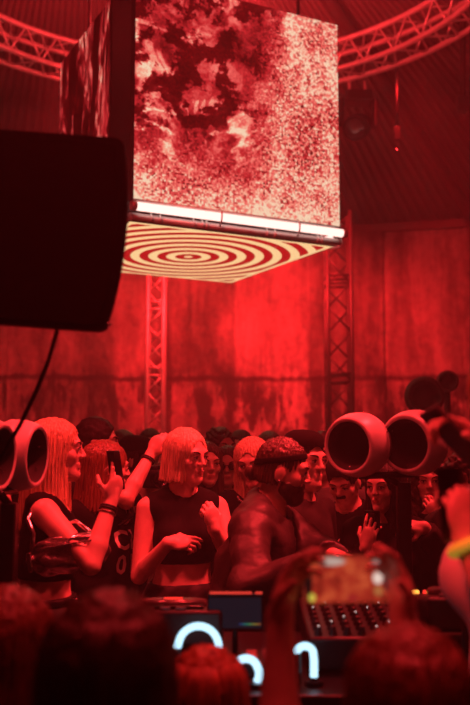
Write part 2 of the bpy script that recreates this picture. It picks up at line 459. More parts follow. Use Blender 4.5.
    def top(s, m, kind='tee', hem=.93, off=.012, name='shirt', neck=.075, loose=0., amp=.004, sleeves=None, fq=26):
        tags = {'torso'}; ex = []
        fr = {'tee': .62, 'long': 1.93, 'none': None}[kind] if sleeves is None else sleeves
        if fr:
            for sd in 'RL': ex += s.sleeve(sd, fr)
        if loose: ex.append(ell(s.up((0, 0, 1.06)), V(.15 + loose, .115 + loose, .22), s.U, 'x', .06)); ex.append(cone(s.up((0, 0, 1.2)), s.up((0, 0, hem - .1)), .13 + loose, .12 + loose, 'x', .06))
        planes = [(s.up((0, 0, hem)), s.U @ V(0, 0, -1))]
        nb = s.up((0, .015, 1.47))
        return s.garment(name, tags, off, m, planes, [(nb, (neck, neck, neck * 1.05))], ex, amp, fq)
    def trousers(s, m, waist=1.0, off=.012, name='trousers'):
        return s.garment(name, {'torso', 'leg'}, off, m, [((0, 0, waist), (0, 0, 1)), ((0, 0, .07), (0, 0, -1))], (), (), .003, 24, coarse=.016)
    def shoes(s, m=SHOE):
        for sg in (-1, 1):
            b = MB()
            a = s.w(V(sg * .1, -.05, .04)); c = s.w(V(sg * .112, .16, .03))
            pr = [cone((sg * .1, -.045, .048), (sg * .112, .165, .036), .046, .036, 's', .03), cone((sg * .1, -.02, .06), (sg * .1, -.015, .12), .048, .046, 's', .03)]
            xs, ys, zs = s.grid(pr, .014, None)
            F = field(pr, xs, ys, zs); F = np.maximum(F, (.0 - zs)[None, None, :])
            vs, qs = nets(F.astype(np.float32), xs, ys, zs); b.bm.free()
            link('shoe', np_mesh('shoe', s.w(vs), qs, [m]), s.root)
        return s
    # ---- hair: field in the head's own frame
    def hair(s, m, length=.05, width=.088, back=.075, flare=.0, open_=.05, front=.02, thick=1.0, amp=.003, fq=34, curly=0., fringe=.060, h=None, part=0., name='hair', shift=(0, 0), jag=.01, band=None, ears=False):
        """length: how far below eye level it falls; open_: half width left open at the front; front: how far forward the curtains come"""
        k = s.hk; h = h or max(.0045, s.fine * .9)
        ax = [axis_pts(-.17 - flare, .17 + flare, h, []), axis_pts(-.2 - flare, .16, h, []), axis_pts(-length - .06, .18, h, [])]
        X, Y, Z = np.meshgrid(*ax, indexing='ij'); X = X.astype(np.float32); Y = Y.astype(np.float32); Z = Z.astype(np.float32)
        t = np.clip((.03 - Z) / (length + .03), 0, 1)
        top = np.sqrt(np.clip(1 - (np.clip(Z - .03, 0, None) / (.100 * thick)) ** 2, 0, 1))
        a = width * thick + flare * t; bk = (back + .030) * thick + flare * .6 * t
        bf = (.104 - .034 * np.clip((.03 - Z) / .08, 0, 1)) * thick + flare * .4 * t
        xs_ = X - shift[0] * t; ys_ = Y + .020 - shift[1] * t
        b = np.where(ys_ > 0, bf, bk)
        q = np.sqrt((xs_ / a) ** 2 + (ys_ / b) ** 2 + (np.clip(Z - .03, 0, None) / (.100 * thick)) ** 2); F = (q - 1) * np.minimum(a, b)
        jg = jag * np.sin(np.arctan2(X, Y + .03) * 23) + jag * .7 * np.sin(np.arctan2(X, Y + .03) * 61)
        F = np.maximum(F, -length + jg - Z)
        if band:
            F = np.maximum(F - .0055, np.abs(Z - band[0] - band[1] * Y) - band[2])
            vs, qs = nets(F.astype(np.float32), *ax)
            return link(name, np_mesh(name, s.w(s.hc + (vs * k) @ s.Hd.T), qs, [m]), s.root)
        # strands
        th = np.arctan2(X, Y + .03)
        rp = amp * np.sin(th * fq + 3 * np.sin(Z * 14) + 1.3 * np.sin(th * 5)) + amp * .6 * np.sin(th * fq * 2.3 + 2 * np.sin(Z * 9 + th * 3))
        if curly: rp = rp * .3 + ripple(np.stack([X.ravel(), Y.ravel(), Z.ravel()], 1), curly, 95).reshape(F.shape)
        F = F + rp
        if part: F = F + part * np.exp(-(X / .006) ** 2) * (Z > .07) * (Y > -.07)
        # open the face, and the throat below it
        q = np.sqrt((X / (open_ + .012)) ** 2 + ((Y - .135) / (.135 - front)) ** 2 + ((Z + .03) / (fringe + .03)) ** 2)
        F = np.maximum(F, (1 - q) * .05)
        w = np.maximum(np.maximum(np.abs(X) - open_, (front - Y)), Z + .02); F = np.maximum(F, -w)
        if ears:
            q = np.sqrt(((np.abs(X) - .088) / .03) ** 2 + ((Y - .012) / .038) ** 2 + ((Z + .022) / .045) ** 2); F = np.maximum(F, (1 - q) * .03)
            q = np.sqrt(((np.abs(X) - .075) / .04) ** 2 + ((Y - .055) / .05) ** 2 + ((Z + .045) / .06) ** 2); F = np.maximum(F, (1 - q) * .03)
        # keep the inside of the skull and throat hollow so that nothing shows through the face
        vs, qs = nets(F.astype(np.float32), *ax)
        return link(name, np_mesh(name, s.w(s.hc + (vs * k) @ s.Hd.T), qs, [m]), s.root)
    def strands(s, parent, m, n, length, width, back, r=.0022, flare=.0, zone=(60, 300), y0=-.03, seed=1, out=-.0006, top=.10):
        """loose locks lying on the hair: one mesh"""
        rg = random.Random(seed); b = MB(); k = s.hk
        for i in range(n):
            a = D(rg.uniform(*zone)); L = length * rg.uniform(.8, 1.06); w_ = rg.uniform(-.05, .05); pts = []
            for j in range(9):
                t = j / 8; z = top - (top + L) * t
                tt = max(0, (.03 - z) / (length + .03)); g = math.sqrt(max(.02, 1 - (max(0, z - .03) / .1) ** 2))
                aa = a + w_ * math.sin(t * 5 + i); ca = math.cos(aa)
                ra = (width + flare * tt) * g + out; rb = (((.104 - .034 * min(1, max(0, (.03 - z) / .08))) if ca > 0 else back + .03) + flare * .6 * tt) * g + out
                pts.append(s.hp(math.sin(aa) * ra, -.02 + ca * rb, z))
            b.tube(pts, [r * k * s.sc * (1.15 - .8 * j / 8) for j in range(9)], 5)
        return b.build('loose_locks', m, parent)
    def bracelet(s, side, m, d=.035, r=.004, k=1.0, name='bracelet', flat=1.0):
        sh, el, wr = s.arms[side]; u = unit(el - wr); c = wr + u * d; F = frame_to(u)
        rad = (.0245 + (.039 - .0245) * min(1, d / .175)) * (1 if s.f else 1.16) + r * .6
        b = MB()
        for j in range(int(flat)):
            cc = c + u * j * r * 1.7
            b.tube([s.w(cc + F @ V(math.cos(a) * rad * k, math.sin(a) * rad * k, 0)) for a in np.linspace(0, 2 * PI, 25)[:-1]], r * s.sc, 8, closed=True)
        return b.build(name, m, s.root)
def glasses(p, m=GLOSS):
    b = MB()
    for sg in (-1, 1):
        c = Vector(p.hp(sg * .033, .1, .004)); fr = Matrix((p.R @ p.Hd).tolist())
        b.sphere(c, .026 * p.hk * p.sc, 16, (1, .22, .82), fr)
        b.tube([p.hp(sg * .056, .096, .01), p.hp(sg * .072, .06, .012), p.hp(sg * .078, .0, .008)], .0028, 6)
    b.tube([p.hp(-.012, .104, .008), p.hp(0, .107, .011), p.hp(.012, .104, .008)], .003, 6)
    return b.build('sunglasses', m, p.root)
# ------------------------------------------------------------------ node helpers for the screens
class NT:
    def __init__(s, name):
        s.m = bpy.data.materials.new(name); s.m.use_nodes = True; s.nt = s.m.node_tree; s.nt.nodes.clear()
        s.out = s.nt.nodes.new('ShaderNodeOutputMaterial')
    def n(s, t, **kw):
        q = s.nt.nodes.new(t)
        for k, v in kw.items(): setattr(q, k, v)
        return q
    def put(s, sock, v):
        if isinstance(v, (int, float)): sock.default_value = v
        elif isinstance(v, tuple): sock.default_value = v
        else: s.nt.links.new(v, sock)
    def math(s, op, a, b=0., c=None, clamp=False):
        q = s.n('ShaderNodeMath', operation=op, use_clamp=clamp); s.put(q.inputs[0], a); s.put(q.inputs[1], b)
        if c is not None: s.put(q.inputs[2], c)
        return q.outputs[0]
    def vmath(s, op, a, b=(0, 0, 0)):
        q = s.n('ShaderNodeVectorMath', operation=op); s.put(q.inputs[0], a); s.put(q.inputs[1], b)
        return q.outputs[0]
    def noise(s, vec, scale, detail=4, rough=.55, dist=0):
        q = s.n('ShaderNodeTexNoise'); s.put(q.inputs['Vector'], vec); q.inputs['Scale'].default_value = scale
        q.inputs['Detail'].default_value = detail; q.inputs['Roughness'].default_value = rough; q.inputs['Distortion'].default_value = dist
        return q.outputs['Fac']
    def mapr(s, v, a, b, c=0., d=1., smooth=True):
        q = s.n('ShaderNodeMapRange', interpolation_type='SMOOTHSTEP' if smooth else 'LINEAR', clamp=True)
        s.put(q.inputs[0], v); s.put(q.inputs[1], a); s.put(q.inputs[2], b); s.put(q.inputs[3], c); s.put(q.inputs[4], d)
        return q.outputs[0]
    def ramp(s, v, stops):
        q = s.n('ShaderNodeValToRGB'); e = q.color_ramp.elements
        e[0].position, e[0].color = stops[0][0], (*stops[0][1], 1); e[1].position, e[1].color = stops[-1][0], (*stops[-1][1], 1)
        for p, c in stops[1:-1]: x = e.new(p); x.color = (*c, 1)
        s.put(q.inputs[0], v); return q.outputs[0]
    def emission(s, col, st):
        q = s.n('ShaderNodeEmission'); s.put(q.inputs[0], col); s.put(q.inputs[1], st)
        s.nt.links.new(q.outputs[0], s.out.inputs[0]); return s.m
    def uv(s): return s.n('ShaderNodeUVMap').outputs[0]
    def sep(s, v):
        q = s.n('ShaderNodeSeparateXYZ'); s.put(q.inputs[0], v); return q.outputs
FIRE = [(0, (.012, 0, 0)), (.22, (.14, .002, .003)), (.45, (.60, .022, .028)), (.66, (.95, .14, .12)), (.85, (1, .40, .27)), (1, (1, .72, .50))]
def fire_screen():
    t = NT('led_fire_picture'); uv = t.uv(); sp = t.sep(uv); u, v = sp[0], sp[1]
    px = t.vmath('SNAP', uv, (1 / 128, 1 / 128, 1))
    base = t.mapr(t.noise(uv, 4.6, 7, .64, .6), .30, .72, .18, .62)
    def vein(off, sc, w, h):
        return t.mapr(t.math('ABSOLUTE', t.math('SUBTRACT', t.noise(t.vmath('ADD', uv, off), sc, 5, .55, .8), .5)), .0, w, h, 0.)
    vn = t.math('MULTIPLY', t.math('ADD', vein((3.1, 1.7, 0), 2.4, .07, .46), vein((7.3, 2.2, 0), 3.1, .035, .36)), t.mapr(t.noise(uv, 2.2, 2), .38, .58, .25, 1.))
    holes = t.mapr(t.noise(t.vmath('ADD', uv, (.35, 5.2, 0)), 6.2, 5, .70, .2), .48, .54)
    topl = t.mapr(t.math('SUBTRACT', v, t.math('MULTIPLY', u, .12)), .14, .40)
    dark = t.math('MULTIPLY', holes, topl)
    wn = t.n('ShaderNodeTexWhiteNoise'); t.put(wn.inputs['Vector'], px); gr = wn.outputs['Value']
    clump = t.noise(px, 58, 2, .65)
    cloud = t.mapr(t.noise(t.vmath('ADD', uv, (1.3, 9.1, 0)), 3.6, 4, .6), .32, .68, -.13, .13)
    g = t.math('ADD', t.math('ADD', t.mapr(clump, .36, .64, .40, .88, False), t.math('MULTIPLY', t.math('SUBTRACT', gr, .5), .60)), cloud)
    gm = t.mapr(t.math('ADD', u, t.math('MULTIPLY', v, -.22)), .34, .66)
    gm = t.math('MAXIMUM', gm, t.mapr(v, .02, .36, .9, .0)); g = t.math('ADD', g, t.mapr(v, .0, .16, .14, 0.))
    fire = t.math('MULTIPLY', t.math('ADD', base, vn), t.math('SUBTRACT', 1., t.math('MULTIPLY', dark, .72)))
    speck = t.math('MULTIPLY', t.math('SUBTRACT', gr, .5), .12); fire = t.math('ADD', fire, speck)
    s = t.math('ADD', t.math('MULTIPLY', fire, t.math('SUBTRACT', 1., gm)), t.math('MULTIPLY', t.math('ADD', g, t.math('MULTIPLY', vn, .55)), gm), clamp=True)
    return t.emission(t.ramp(s, FIRE), .95)
def streak_screen():
    t = NT('led_streak_picture'); uv = t.uv(); sp = t.sep(uv); u, v = sp[0], sp[1]
    px = t.vmath('SNAP', uv, (1 / 128, 1 / 128, 1))
    st = t.noise(t.vmath('MULTIPLY', uv, (7, 2.2, 1)), 1, 7, .68, 1.6)
    msk = t.mapr(t.noise(t.vmath('MULTIPLY', uv, (4, 1.6, 1)), 1, 3, .6, .6), .38, .58, .15, 1.)
    thin = t.mapr(t.math('ABSOLUTE', t.math('SUBTRACT', t.noise(t.vmath('MULTIPLY', uv, (4.5, 1.3, 1)), 1, 5, .6, 1.2), .5)), 0, .035, .5, 0)
    b = t.math('MULTIPLY', t.mapr(st, .46, .68, .10, .75), msk)
    wn = t.n('ShaderNodeTexWhiteNoise'); t.put(wn.inputs['Vector'], px)
    low = t.mapr(v, .0, .42, 1., 0.)
    g = t.math('MULTIPLY', t.math('MULTIPLY', wn.outputs['Value'], .75), low)
    s = t.math('ADD', t.math('ADD', b, t.math('MULTIPLY', thin, msk)), g, clamp=True)
    return t.emission(t.ramp(s, FIRE), .9)
def ring_screen(period, hw, hh):
    t = NT('led_ring_picture'); uv = t.uv(); sp = t.sep(uv)
    r = t.math('SQRT', t.math('ADD', t.math('POWER', sp[0], 2.), t.math('POWER', sp[1], 2.)))
    w = t.math('COSINE', t.math('MULTIPLY', r, 2 * PI / period)); c = t.mapr(w, -.12, .12)
    e = t.math('MAXIMUM', t.math('SUBTRACT', t.math('ABSOLUTE', sp[0]), hw), t.math('SUBTRACT', t.math('ABSOLUTE', sp[1]), hh))
    c = t.math('MAXIMUM', c, t.mapr(e, -.045, -.035))
    return t.emission(t.ramp(c, [(0, (.48, .008, .01)), (1, (1, .64, .30))]), 1.05)
def emat(name, col, st):
    t = NT(name); return t.emission((*col, 1), st)
# ------------------------------------------------------------------ the room
STAGE = .3
WC = V(0, 2.0); WR = 11.5
ZW = at(400, 229, 13.1)[2]
def wallpt(a, r=WR): return V(WC[0] + r * math.cos(a), WC[1] + r * math.sin(a))
def concrete():
    t = NT('stained_concrete'); b = t.n('ShaderNodeBsdfPrincipled'); t.nt.links.new(b.outputs[0], t.out.inputs[0])
    o = t.n('ShaderNodeTexCoord').outputs['Object']; z = t.sep(o)[2]
    sx = t.sep(o); ang = t.math('ARCTAN2', t.math('SUBTRACT', sx[1], 2.0), sx[0])
    pan = t.math('FLOOR', t.math('DIVIDE', t.math('ADD', ang, PI * .12), PI * 1.24 / 40))
    wn = t.n('ShaderNodeTexWhiteNoise', noise_dimensions='1D'); t.put(wn.inputs['W'], pan); tint = t.mapr(wn.outputs['Value'], 0, 1, .72, 1.08)     # every cast panel has its own tone
    big = t.noise(t.vmath('MULTIPLY', o, (1, 1, .6)), .9, 6, .65, .4)
    drip = t.noise(t.vmath('MULTIPLY', o, (5, 5, .45)), 1, 5, .6, .4)
    fine = t.noise(o, 9, 6, .7)
    patch = t.mapr(t.noise(t.vmath('MULTIPLY', o, (2.6, 2.6, 1.0)), 1, 7, .72, .3), .42, .58, .72, 1.)                    # blotches of lost plaster
    below = t.mapr(t.math('ADD', z, t.math('MULTIPLY', t.math('SUBTRACT', big, .5), 1.2)), 2.75, 3.25, 1., 0.)           # older render on the lower half
    patch2 = t.mapr(t.noise(t.vmath('MULTIPLY', o, (4.2, 4.2, 1.2)), 1, 6, .72, .25), .44, .53, .36, 1.)
    low = t.math('SUBTRACT', 1., t.math('MULTIPLY', below, t.math('SUBTRACT', 1., patch2)))
    line = t.mapr(t.math('ABSOLUTE', t.math('SUBTRACT', t.math('ADD', z, t.math('MULTIPLY', drip, .10)), 3.02)), .01, .06, .45, 1.)   # day joint
    s = t.math('MULTIPLY', t.mapr(big, .3, .7, .6, 1.1), t.mapr(drip, .3, .7, .66, 1.12))
    for q in (t.mapr(fine, .25, .75, .75, 1.15), patch, low, line, tint): s = t.math('MULTIPLY', s, q)
    t.put(b.inputs['Base Color'], t.ramp(s, [(0, (.03, .025, .025)), (.25, (.10, .085, .08)), (.6, (.42, .37, .34)), (1, (.72, .64, .6))])); b.inputs['Roughness'].default_value = .85
    bp = t.n('ShaderNodeBump'); bp.inputs['Strength'].default_value = .6; bp.inputs['Distance'].default_value = .03
    t.put(bp.inputs['Height'], t.math('ADD', fine, drip)); t.nt.links.new(bp.outputs[0], b.inputs['Normal'])
    return t.m
CONC = concrete()
b = MB()
NP = 40
for i in range(NP):
    a0 = PI * (-.12 + 1.24 * i / NP); a1 = PI * (-.12 + 1.24 * (i + 1) / NP)
    dj = (0, .02, -.015, .01)[i % 4]; g = .0022
    p0, p1 = wallpt(a0 + g, WR + dj), wallpt(a1 - g, WR + dj); q0, q1 = wallpt(a0 + g, WR + .3), wallpt(a1 - g, WR + .3)
    e1 = wallpt(a1 + g, WR + .05); e0 = wallpt(a1 - g, WR + .05)
    b.quad((*p0, 0), (*p1, 0), (*p1, ZW), (*p0, ZW)); b.quad((*p1, 0), (*e0, 0), (*e0, ZW), (*p1, ZW)); b.quad((*e0, 0), (*e1, 0), (*e1, ZW), (*e0, ZW))
    b.quad((*wallpt(a1 + g, WR + (0, .02, -.015, .01)[(i + 1) % 4]), 0), (*e1, 0), (*e1, ZW), (*wallpt(a1 + g, WR + (0, .02, -.015, .01)[(i + 1) % 4]), ZW))
    b.quad((*p0, ZW), (*p1, ZW), (*q1, ZW), (*q0, ZW)); b.quad((*q0, 0), (*q1, 0), (*q1, ZW), (*q0, ZW))
b.build('wall_back', CONC, recalc=False, kind='structure')
FLOORM = mat('dark_floor', (.05, .045, .045), .5, noise=((3, 3, 3), .3))
b = MB(); b.box((0, 4, -.05), (26, 24, .1)); b.build('floor', FLOORM, kind='structure')
b = MB(); b.box((0, 7.7, STAGE / 2), (14, 11.0, STAGE), bevel=.01); b.box((1.25, 1.97, STAGE / 2), (1.6, .42, STAGE), bevel=.01); b.build('floor_stage', mat('stage_ply', (.04, .035, .035), .6), kind='structure')
b = MB()
for i in range(60):
    a0 = PI * (-.12 + 1.24 * i / 60); a1 = PI * (-.12 + 1.24 * (i + 1) / 60)
    P0, P1 = wallpt(a0, WR - .05), wallpt(a1, WR - .05); Q0, Q1 = wallpt(a0, WR + .3), wallpt(a1, WR + .3)
    b.quad((*P0, ZW), (*P1, ZW), (*P1, ZW + .12), (*P0, ZW + .12)); b.quad((*P0, ZW), (*P1, ZW), (*Q1, ZW), (*Q0, ZW)); b.quad((*P0, ZW + .12), (*P1, ZW + .12), (*Q1, ZW + .12), (*Q0, ZW + .12))
b.build('trim_1', mat('painted_steel_ring_beam', (.16, .12, .12), .5, metal=.2), kind='structure')
# corrugated roof: ribs run from the wall head to an apex over the light cube
APX = V(-1.25, 7.2, 8.6)
bm = bmesh.new(); NR = 330; prof = [0, 0, 1, 1]; rows = []
for i in range(NR * 4 + 1):
    k = i / 4; a = PI * (-.15 + 1.3 * k / NR); up = prof[i % 4]
    o = wallpt(a, WR + .2); row = []
    for j in range(7):
        f = j / 6 * .93; p = V(*o, ZW + .1) * (1 - f) + APX * f; p[2] += .25 * math.sin(f * PI) + (.085 * (1 - f) if up else 0)
        row.append(bm.verts.new(p))
    rows.append(row)
for i in range(len(rows) - 1):
    for j in range(6): bm.faces.new((rows[i][j], rows[i + 1][j], rows[i + 1][j + 1], rows[i][j + 1]))
me = bpy.data.meshes.new('ceiling'); bm.to_mesh(me); bm.free(); me.materials.append(mat('corrugated_steel', (.24, .20, .195), .5, metal=.35, noise=((1, 1, 1), .25)))
link('ceiling', me, kind='structure')
# roof beams under the sheeting
b = MB()
for a in (28, 50, 72, 95, 117, 139):
    o = wallpt(D(a), WR); p0 = V(*o, ZW + .1); pts = []
    for j in range(12):
        f = j / 11 * .9; p = p0 * (1 - f) + APX * f; p[2] += .25 * math.sin(f * PI) - .12; pts.append(p)
    b.tube(pts, .09, 4)
b.build('trim_2', mat('roof_beam_steel', (.10, .08, .08), .5, metal=.3), kind='structure')
# ------------------------------------------------------------------ LED cube
HZ = 1.6
def onplane(px, py, h=HZ):
    d = at(px, py, 1.0) - V(0, 0, CZ); return d / d[2] * h + V(0, 0, CZ)
N_, R_, F_ = onplane(129, 221), onplane(335, 246.5), onplane(231, 283)
e1 = unit(R_ - N_); e2 = unit((F_ - R_) - e1 * ((F_ - R_) @ e1)); a_ = np.linalg.norm(R_ - N_); b_ = (F_ - R_) @ e2
Oc = N_ + e1 * a_ / 2 + e2 * b_ / 2; z0 = CZ + HZ; ztop = CZ + 3.44
def cu(x, y, z): return Oc[:2].tolist() and (Oc + e1 * x + e2 * y + V(0, 0, z))
ha, hb = a_ / 2, b_ / 2; CH = ztop - z0
RM = Matrix((e1.tolist(), e2.tolist(), (0, 0, 1))).transposed()
cube = thing('led_cube', cu(0, 0, 0), 'large hanging LED cube showing red fire pictures with concentric rings on its underside', 'screen')
b = MB(); b.box(cu(0, 0, CH / 2 + .05), (a_ - .10, b_ - .10, CH - .12), RM, .01)
for sx in (-1, 1):
    for sy in (-1, 1): b.box(cu(sx * (ha - .035), sy * (hb - .035), CH / 2 + .07), (.07, .07, CH - .14), RM, .006)
b.build('frame', BLACKMET, cube)
b = MB(); b.box(cu(-ha + .03, -hb + .24, CH / 2 + .08), (.05, .40, CH - .17), RM, .004)
b.build('side_cover', BLACKMET, cube, label='black cover panel beside the near corner')
def screen(name, m, p0, ex, ez, w, h, ctr=False):
    bm = bmesh.new(); q = [p0, p0 + ex * w, p0 + ex * w + ez * h, p0 + ez * h]
    nrm = np.cross(ex, ez); vs = [bm.verts.new(p) for p in q] + [bm.verts.new(p - nrm * .03) for p in q]
    f = bm.faces.new(vs[:4]); uvl = bm.loops.layers.uv.new('UVMap')
    sc = (1, 1) if ctr else (1 / w, 1 / h)
    for l, (u, v) in zip(f.loops, ((0, 0), (w, 0), (w, h), (0, h))): l[uvl].uv = ((u - w / 2) if ctr else u / w, (v - h / 2) if ctr else v / h)
    g = [bm.faces.new(vs[7:3:-1])] + [bm.faces.new((vs[i], vs[i + 4], vs[(i + 1) % 4 + 4], vs[(i + 1) % 4])) for i in range(4)]
    for x in g: x.material_index = 1
    me = bpy.data.meshes.new(name); bm.to_mesh(me); bm.free(); me.materials.append(m); me.materials.append(BLACKMET)
    return link(name, me, cube)
FIREM, STRM = fire_screen(), streak_screen()
sb = .165; Zv = V(0, 0, 1.)
screen('screen', FIREM, cu(-ha + .03, -hb - .004, sb), e1, Zv, a_ + .015, CH - sb)
screen('screen', STRM, cu(-ha - .004, hb - .02, sb), -e2, Zv, b_ - .46, CH - sb)
screen('screen', STRM, cu(ha + .004, -hb + .03, sb), e2, Zv, b_ - .06, CH - sb)
screen('screen', FIREM, cu(ha - .03, hb + .004, sb), -e1, Zv, a_ - .06, CH - sb)
screen('underside_screen', ring_screen(.148, ha - .01, hb - .01), cu(-ha + .01, hb - .01, 0.0), e1, -e2, a_ - .02, b_ - .02, True)
TUBE = emat('white_led_tube', (1, .66, .58), 1.75)
for k, (A, B, off) in enumerate(((cu(-ha + .02, -hb - .055, .098), cu(ha + .04, -hb - .055, .098), -e2), (cu(-ha - .055, -hb + .05, .098), cu(-ha - .055, hb - .02, .098), -e1),
                       (cu(ha + .055, -hb + .05, .098), cu(ha + .055, hb - .02, .098), e1), (cu(-ha + .02, hb + .055, .098), cu(ha - .02, hb + .055, .098), e2))):
    m = MB(); m.cyl(A, B, .031, n=14); t = m.build('light_tube', TUBE, cube)
    d = unit(B - A)
    for f in (.38, .76):
        c = A + (B - A) * f; m = MB(); m.tube([c + V(0, 0, .06), c + off * .034 + V(0, 0, .03), c + off * .036, c + off * .03 - V(0, 0, .035), c - V(0, 0, .07)], .007, 6); m.build('tube_clamp', ALU, t)
    for p_, q_ in ((A - d * .03, A + d * .01), (B - d * .01, B + d * .03)):
        m = MB(); m.cyl(p_, q_, .034); m.build('end_cap', ALU, t)
    m = MB(); m.cyl(A + V(0, 0, -.066) - off * .045, B + V(0, 0, -.066) - off * .045, .023); m.cyl(A + V(0, 0, .05) - off * .03, B + V(0, 0, .05) - off * .03, .012)
    for f in (.08, .12, .27, .31, .33, .62, .66, .88, .9):
        c = A + (B - A) * f + V(0, 0, -.066) - off * .045; m.cyl(c - d * .015, c + d * .015, .027); m.cyl(c, c + V(0, 0, .04), .008)
    m.build('rail', mat('red_lit_rail', (.62, .58, .56), .45, metal=.2), cube)
LM = mat('lower_trim_metal', (.55, .5, .5), .5, metal=.1)
for cx_, cy_, sx_, sy_ in ((.01, -hb + .005, a_ + .02, .03), (.01, hb - .005, a_ + .02, .03), (-ha + .005, 0, .03, b_ - .06), (ha - .005, 0, .03, b_ - .06)):
    m = MB(); m.box(cu(cx_, cy_, .034), (sx_, sy_, .056), RM, .003); m.build('lower_trim', LM, cube)
m = MB(); c = cu(ha + .01, -hb - .01, .09)
m.tube([c, c + e1 * .04 - V(0, 0, .01), c + e1 * .05 - V(0, 0, .06), c + e1 * .02 - V(0, 0, .10), c - e1 * .05 - V(0, 0, .11)], .011, 8)
m.build('power_cable', mat('white_cable', (.75, .7, .68), .4), cube)
for sx in (-1, 1):
    for sy in (-1, 1):
        m = MB(); m.tube([cu(sx * (ha - .2), sy * (hb - .2), CH - .02), cu(sx * (ha - .2), sy * (hb - .2), CH + 1.2)], .015, 8); m.build('hanging_cable', BLACKMET, cube)
# ------------------------------------------------------------------ ring truss and towers
RC = V(-.35, 7.4); RR = 2.68; RWD = .32; RZ = CZ + 4.2
ring = thing('ring_truss', (RC[0], RC[1], RZ), 'circular aluminium lighting truss hanging high around the LED cube', 'truss')
def rp(a, r, z): return V(RC[0] + r * math.cos(a), RC[1] + r * math.sin(a), z)
CHD = [(RR, RZ), (RR + RWD, RZ), (RR, RZ + RWD), (RR + RWD, RZ + RWD)]
for r, z in CHD:
    m = MB(); m.tube([rp(a, r, z) for a in np.linspace(0, 2 * PI, 97)[:-1]], .031, 10, closed=True); m.build('chord_tube', ALU, ring)
m = MB(); NB = 44
for i in range(NB):
    a, c = 2 * PI * i / NB, 2 * PI * (i + 1) / NB; h = (a + c) / 2
    for (p, q) in ((0, 1), (0, 2), (1, 3), (2, 3)):
        m.cyl(rp(a, *CHD[p]), rp(h, *CHD[q]), .013, n=6); m.cyl(rp(h, *CHD[q]), rp(c, *CHD[p]), .013, n=6)
m.build('lattice', ALU, ring)
for a in (20, 110, 200, 290):
    m = MB(); p = rp(D(a), RR + RWD / 2, RZ + RWD); m.cyl(p, p + V(0, 0, 1.1), .012); m.build('hanging_cable', BLACKMET, ring)
def tower(px, Y, w, h, label, bright=ALU):
    c = at(px, 450, Y); c[2] = STAGE
    t = thing('truss_tower', c, label, 'truss', None); z1 = h
    for sx in (-1, 1):
        for sy in (-1, 1):
            m = MB(); m.cyl(c + V(sx * w / 2, sy * w / 2, 0), V(c[0] + sx * w / 2, c[1] + sy * w / 2, z1), .027, n=10); m.build('chord_tube', bright, t)
    m = MB(); n = int((z1 - STAGE) / (w * 1.05)); st = (z1 - STAGE) / n
    for i in range(n):
        z, s = STAGE + i * st, 1 if i % 2 else -1
        for ax in range(4):
            u_, v_ = ((-1, -1), (1, -1), (1, 1), (-1, 1))[ax], ((1, -1), (1, 1), (-1, 1), (-1, -1))[ax]
            if s < 0: u_, v_ = v_, u_
            m.cyl((c[0] + u_[0] * w / 2, c[1] + u_[1] * w / 2, z), (c[0] + v_[0] * w / 2, c[1] + v_[1] * w / 2, z + st), .012, n=6)
        if i % 4 == 0:
            for ax in range(4):
                u_, v_ = ((-1, -1), (1, -1), (1, 1), (-1, 1))[ax], ((1, -1), (1, 1), (-1, 1), (-1, -1))[ax]
                for dz in (0, .1): m.cyl((c[0] + u_[0] * w / 2, c[1] + u_[1] * w / 2, z + dz), (c[0] + v_[0] * w / 2, c[1] + v_[1] * w / 2, z + dz), .016, n=6)
    m.build('lattice', bright, t)
    m = MB(); m.box(c + V(0, 0, .015), (w * 2, w * 2, .03), bevel=.004); m.build('base_plate', BLACKMET, t)
    return t
tower(155, 11.6, .20, 5.0, 'slim vertical truss tower against the concrete, seen between speaker box and cube')
DALU = mat('black_truss_tube', (.09, .08, .08), .45, metal=.4)
tower(340, 11.2, .29, 4.9, 'wide dark vertical truss tower against the concrete below the right cube corner', DALU)
# moving head lamp under the ring
def moving_head(px, py, Y, label):
    c = at(px, py, Y); t = thing('moving_head_light', c, label, 'stage light')
    m = MB(); m.box(c + V(0, 0, .30), (.30, .26, .13), bevel=.02); m.build('base', BLACKMET, t)
    for sx in (-1, 1):
        m = MB(); m.box(c + V(sx * .19, 0, .12), (.06, .14, .34), bevel=.02); m.build('yoke_arm', BLACKMET, t)
    ax = unit(V(-.35, -.8, -.45)); m = MB()
    m.lathe([(0, -.19), (.10, -.18), (.14, -.1), (.15, .05), (.135, .16), (.11, .165), (.105, .15)], c + V(0, 0, -.03), ax, 28); h = m.build('lamp_head', GLOSS, t)
    m = MB(); m.lathe([(0, .165), (.06, .16), (.106, .15)], c + V(0, 0, -.03), ax, 28); m.build('lens', mat('lamp_lens', (.25, .2, .2), .05, metal=.4), h)
    for sx in (-1, 1):
        m = MB(); m.tube([c + V(sx * .09, 0, .36), c + V(sx * .09, 0, .47), c + V(sx * .09, .04, .52), c + V(sx * .09, .07, .47)], .016, 8); m.build('hook_clamp', ALU, t)
p = rp(D(74), RR + RWD, RZ)
moving_head(358, 124, 9.9, 'black moving head stage light hanging under the ring truss beside the cube')
def hoist(px, y0, y1, Y, label, w=.02):
    a, c = at(px, y0, Y), at(px, y1, Y); a[2] = max(a[2], 6.2)
    t = thing('hoist_chain', c, label, 'chain'); m = MB(); m.cyl(a, c + V(0, 0, .1), w, n=8); m.build('chain', BLACKMET, t)
    m = MB(); m.box(c + V(0, 0, .14), (w * 3.6, w * 3.2, .16), bevel=.01); m.build('hook_block', DALU, t)
    m = MB(); m.tube([c + V(0, 0, .07), c + V(.03, 0, .03), c + V(.03, 0, -.02), c + V(0, 0, -.05), c + V(-.03, 0, -.02)], .009, 8); m.build('hook', CHROME, t)
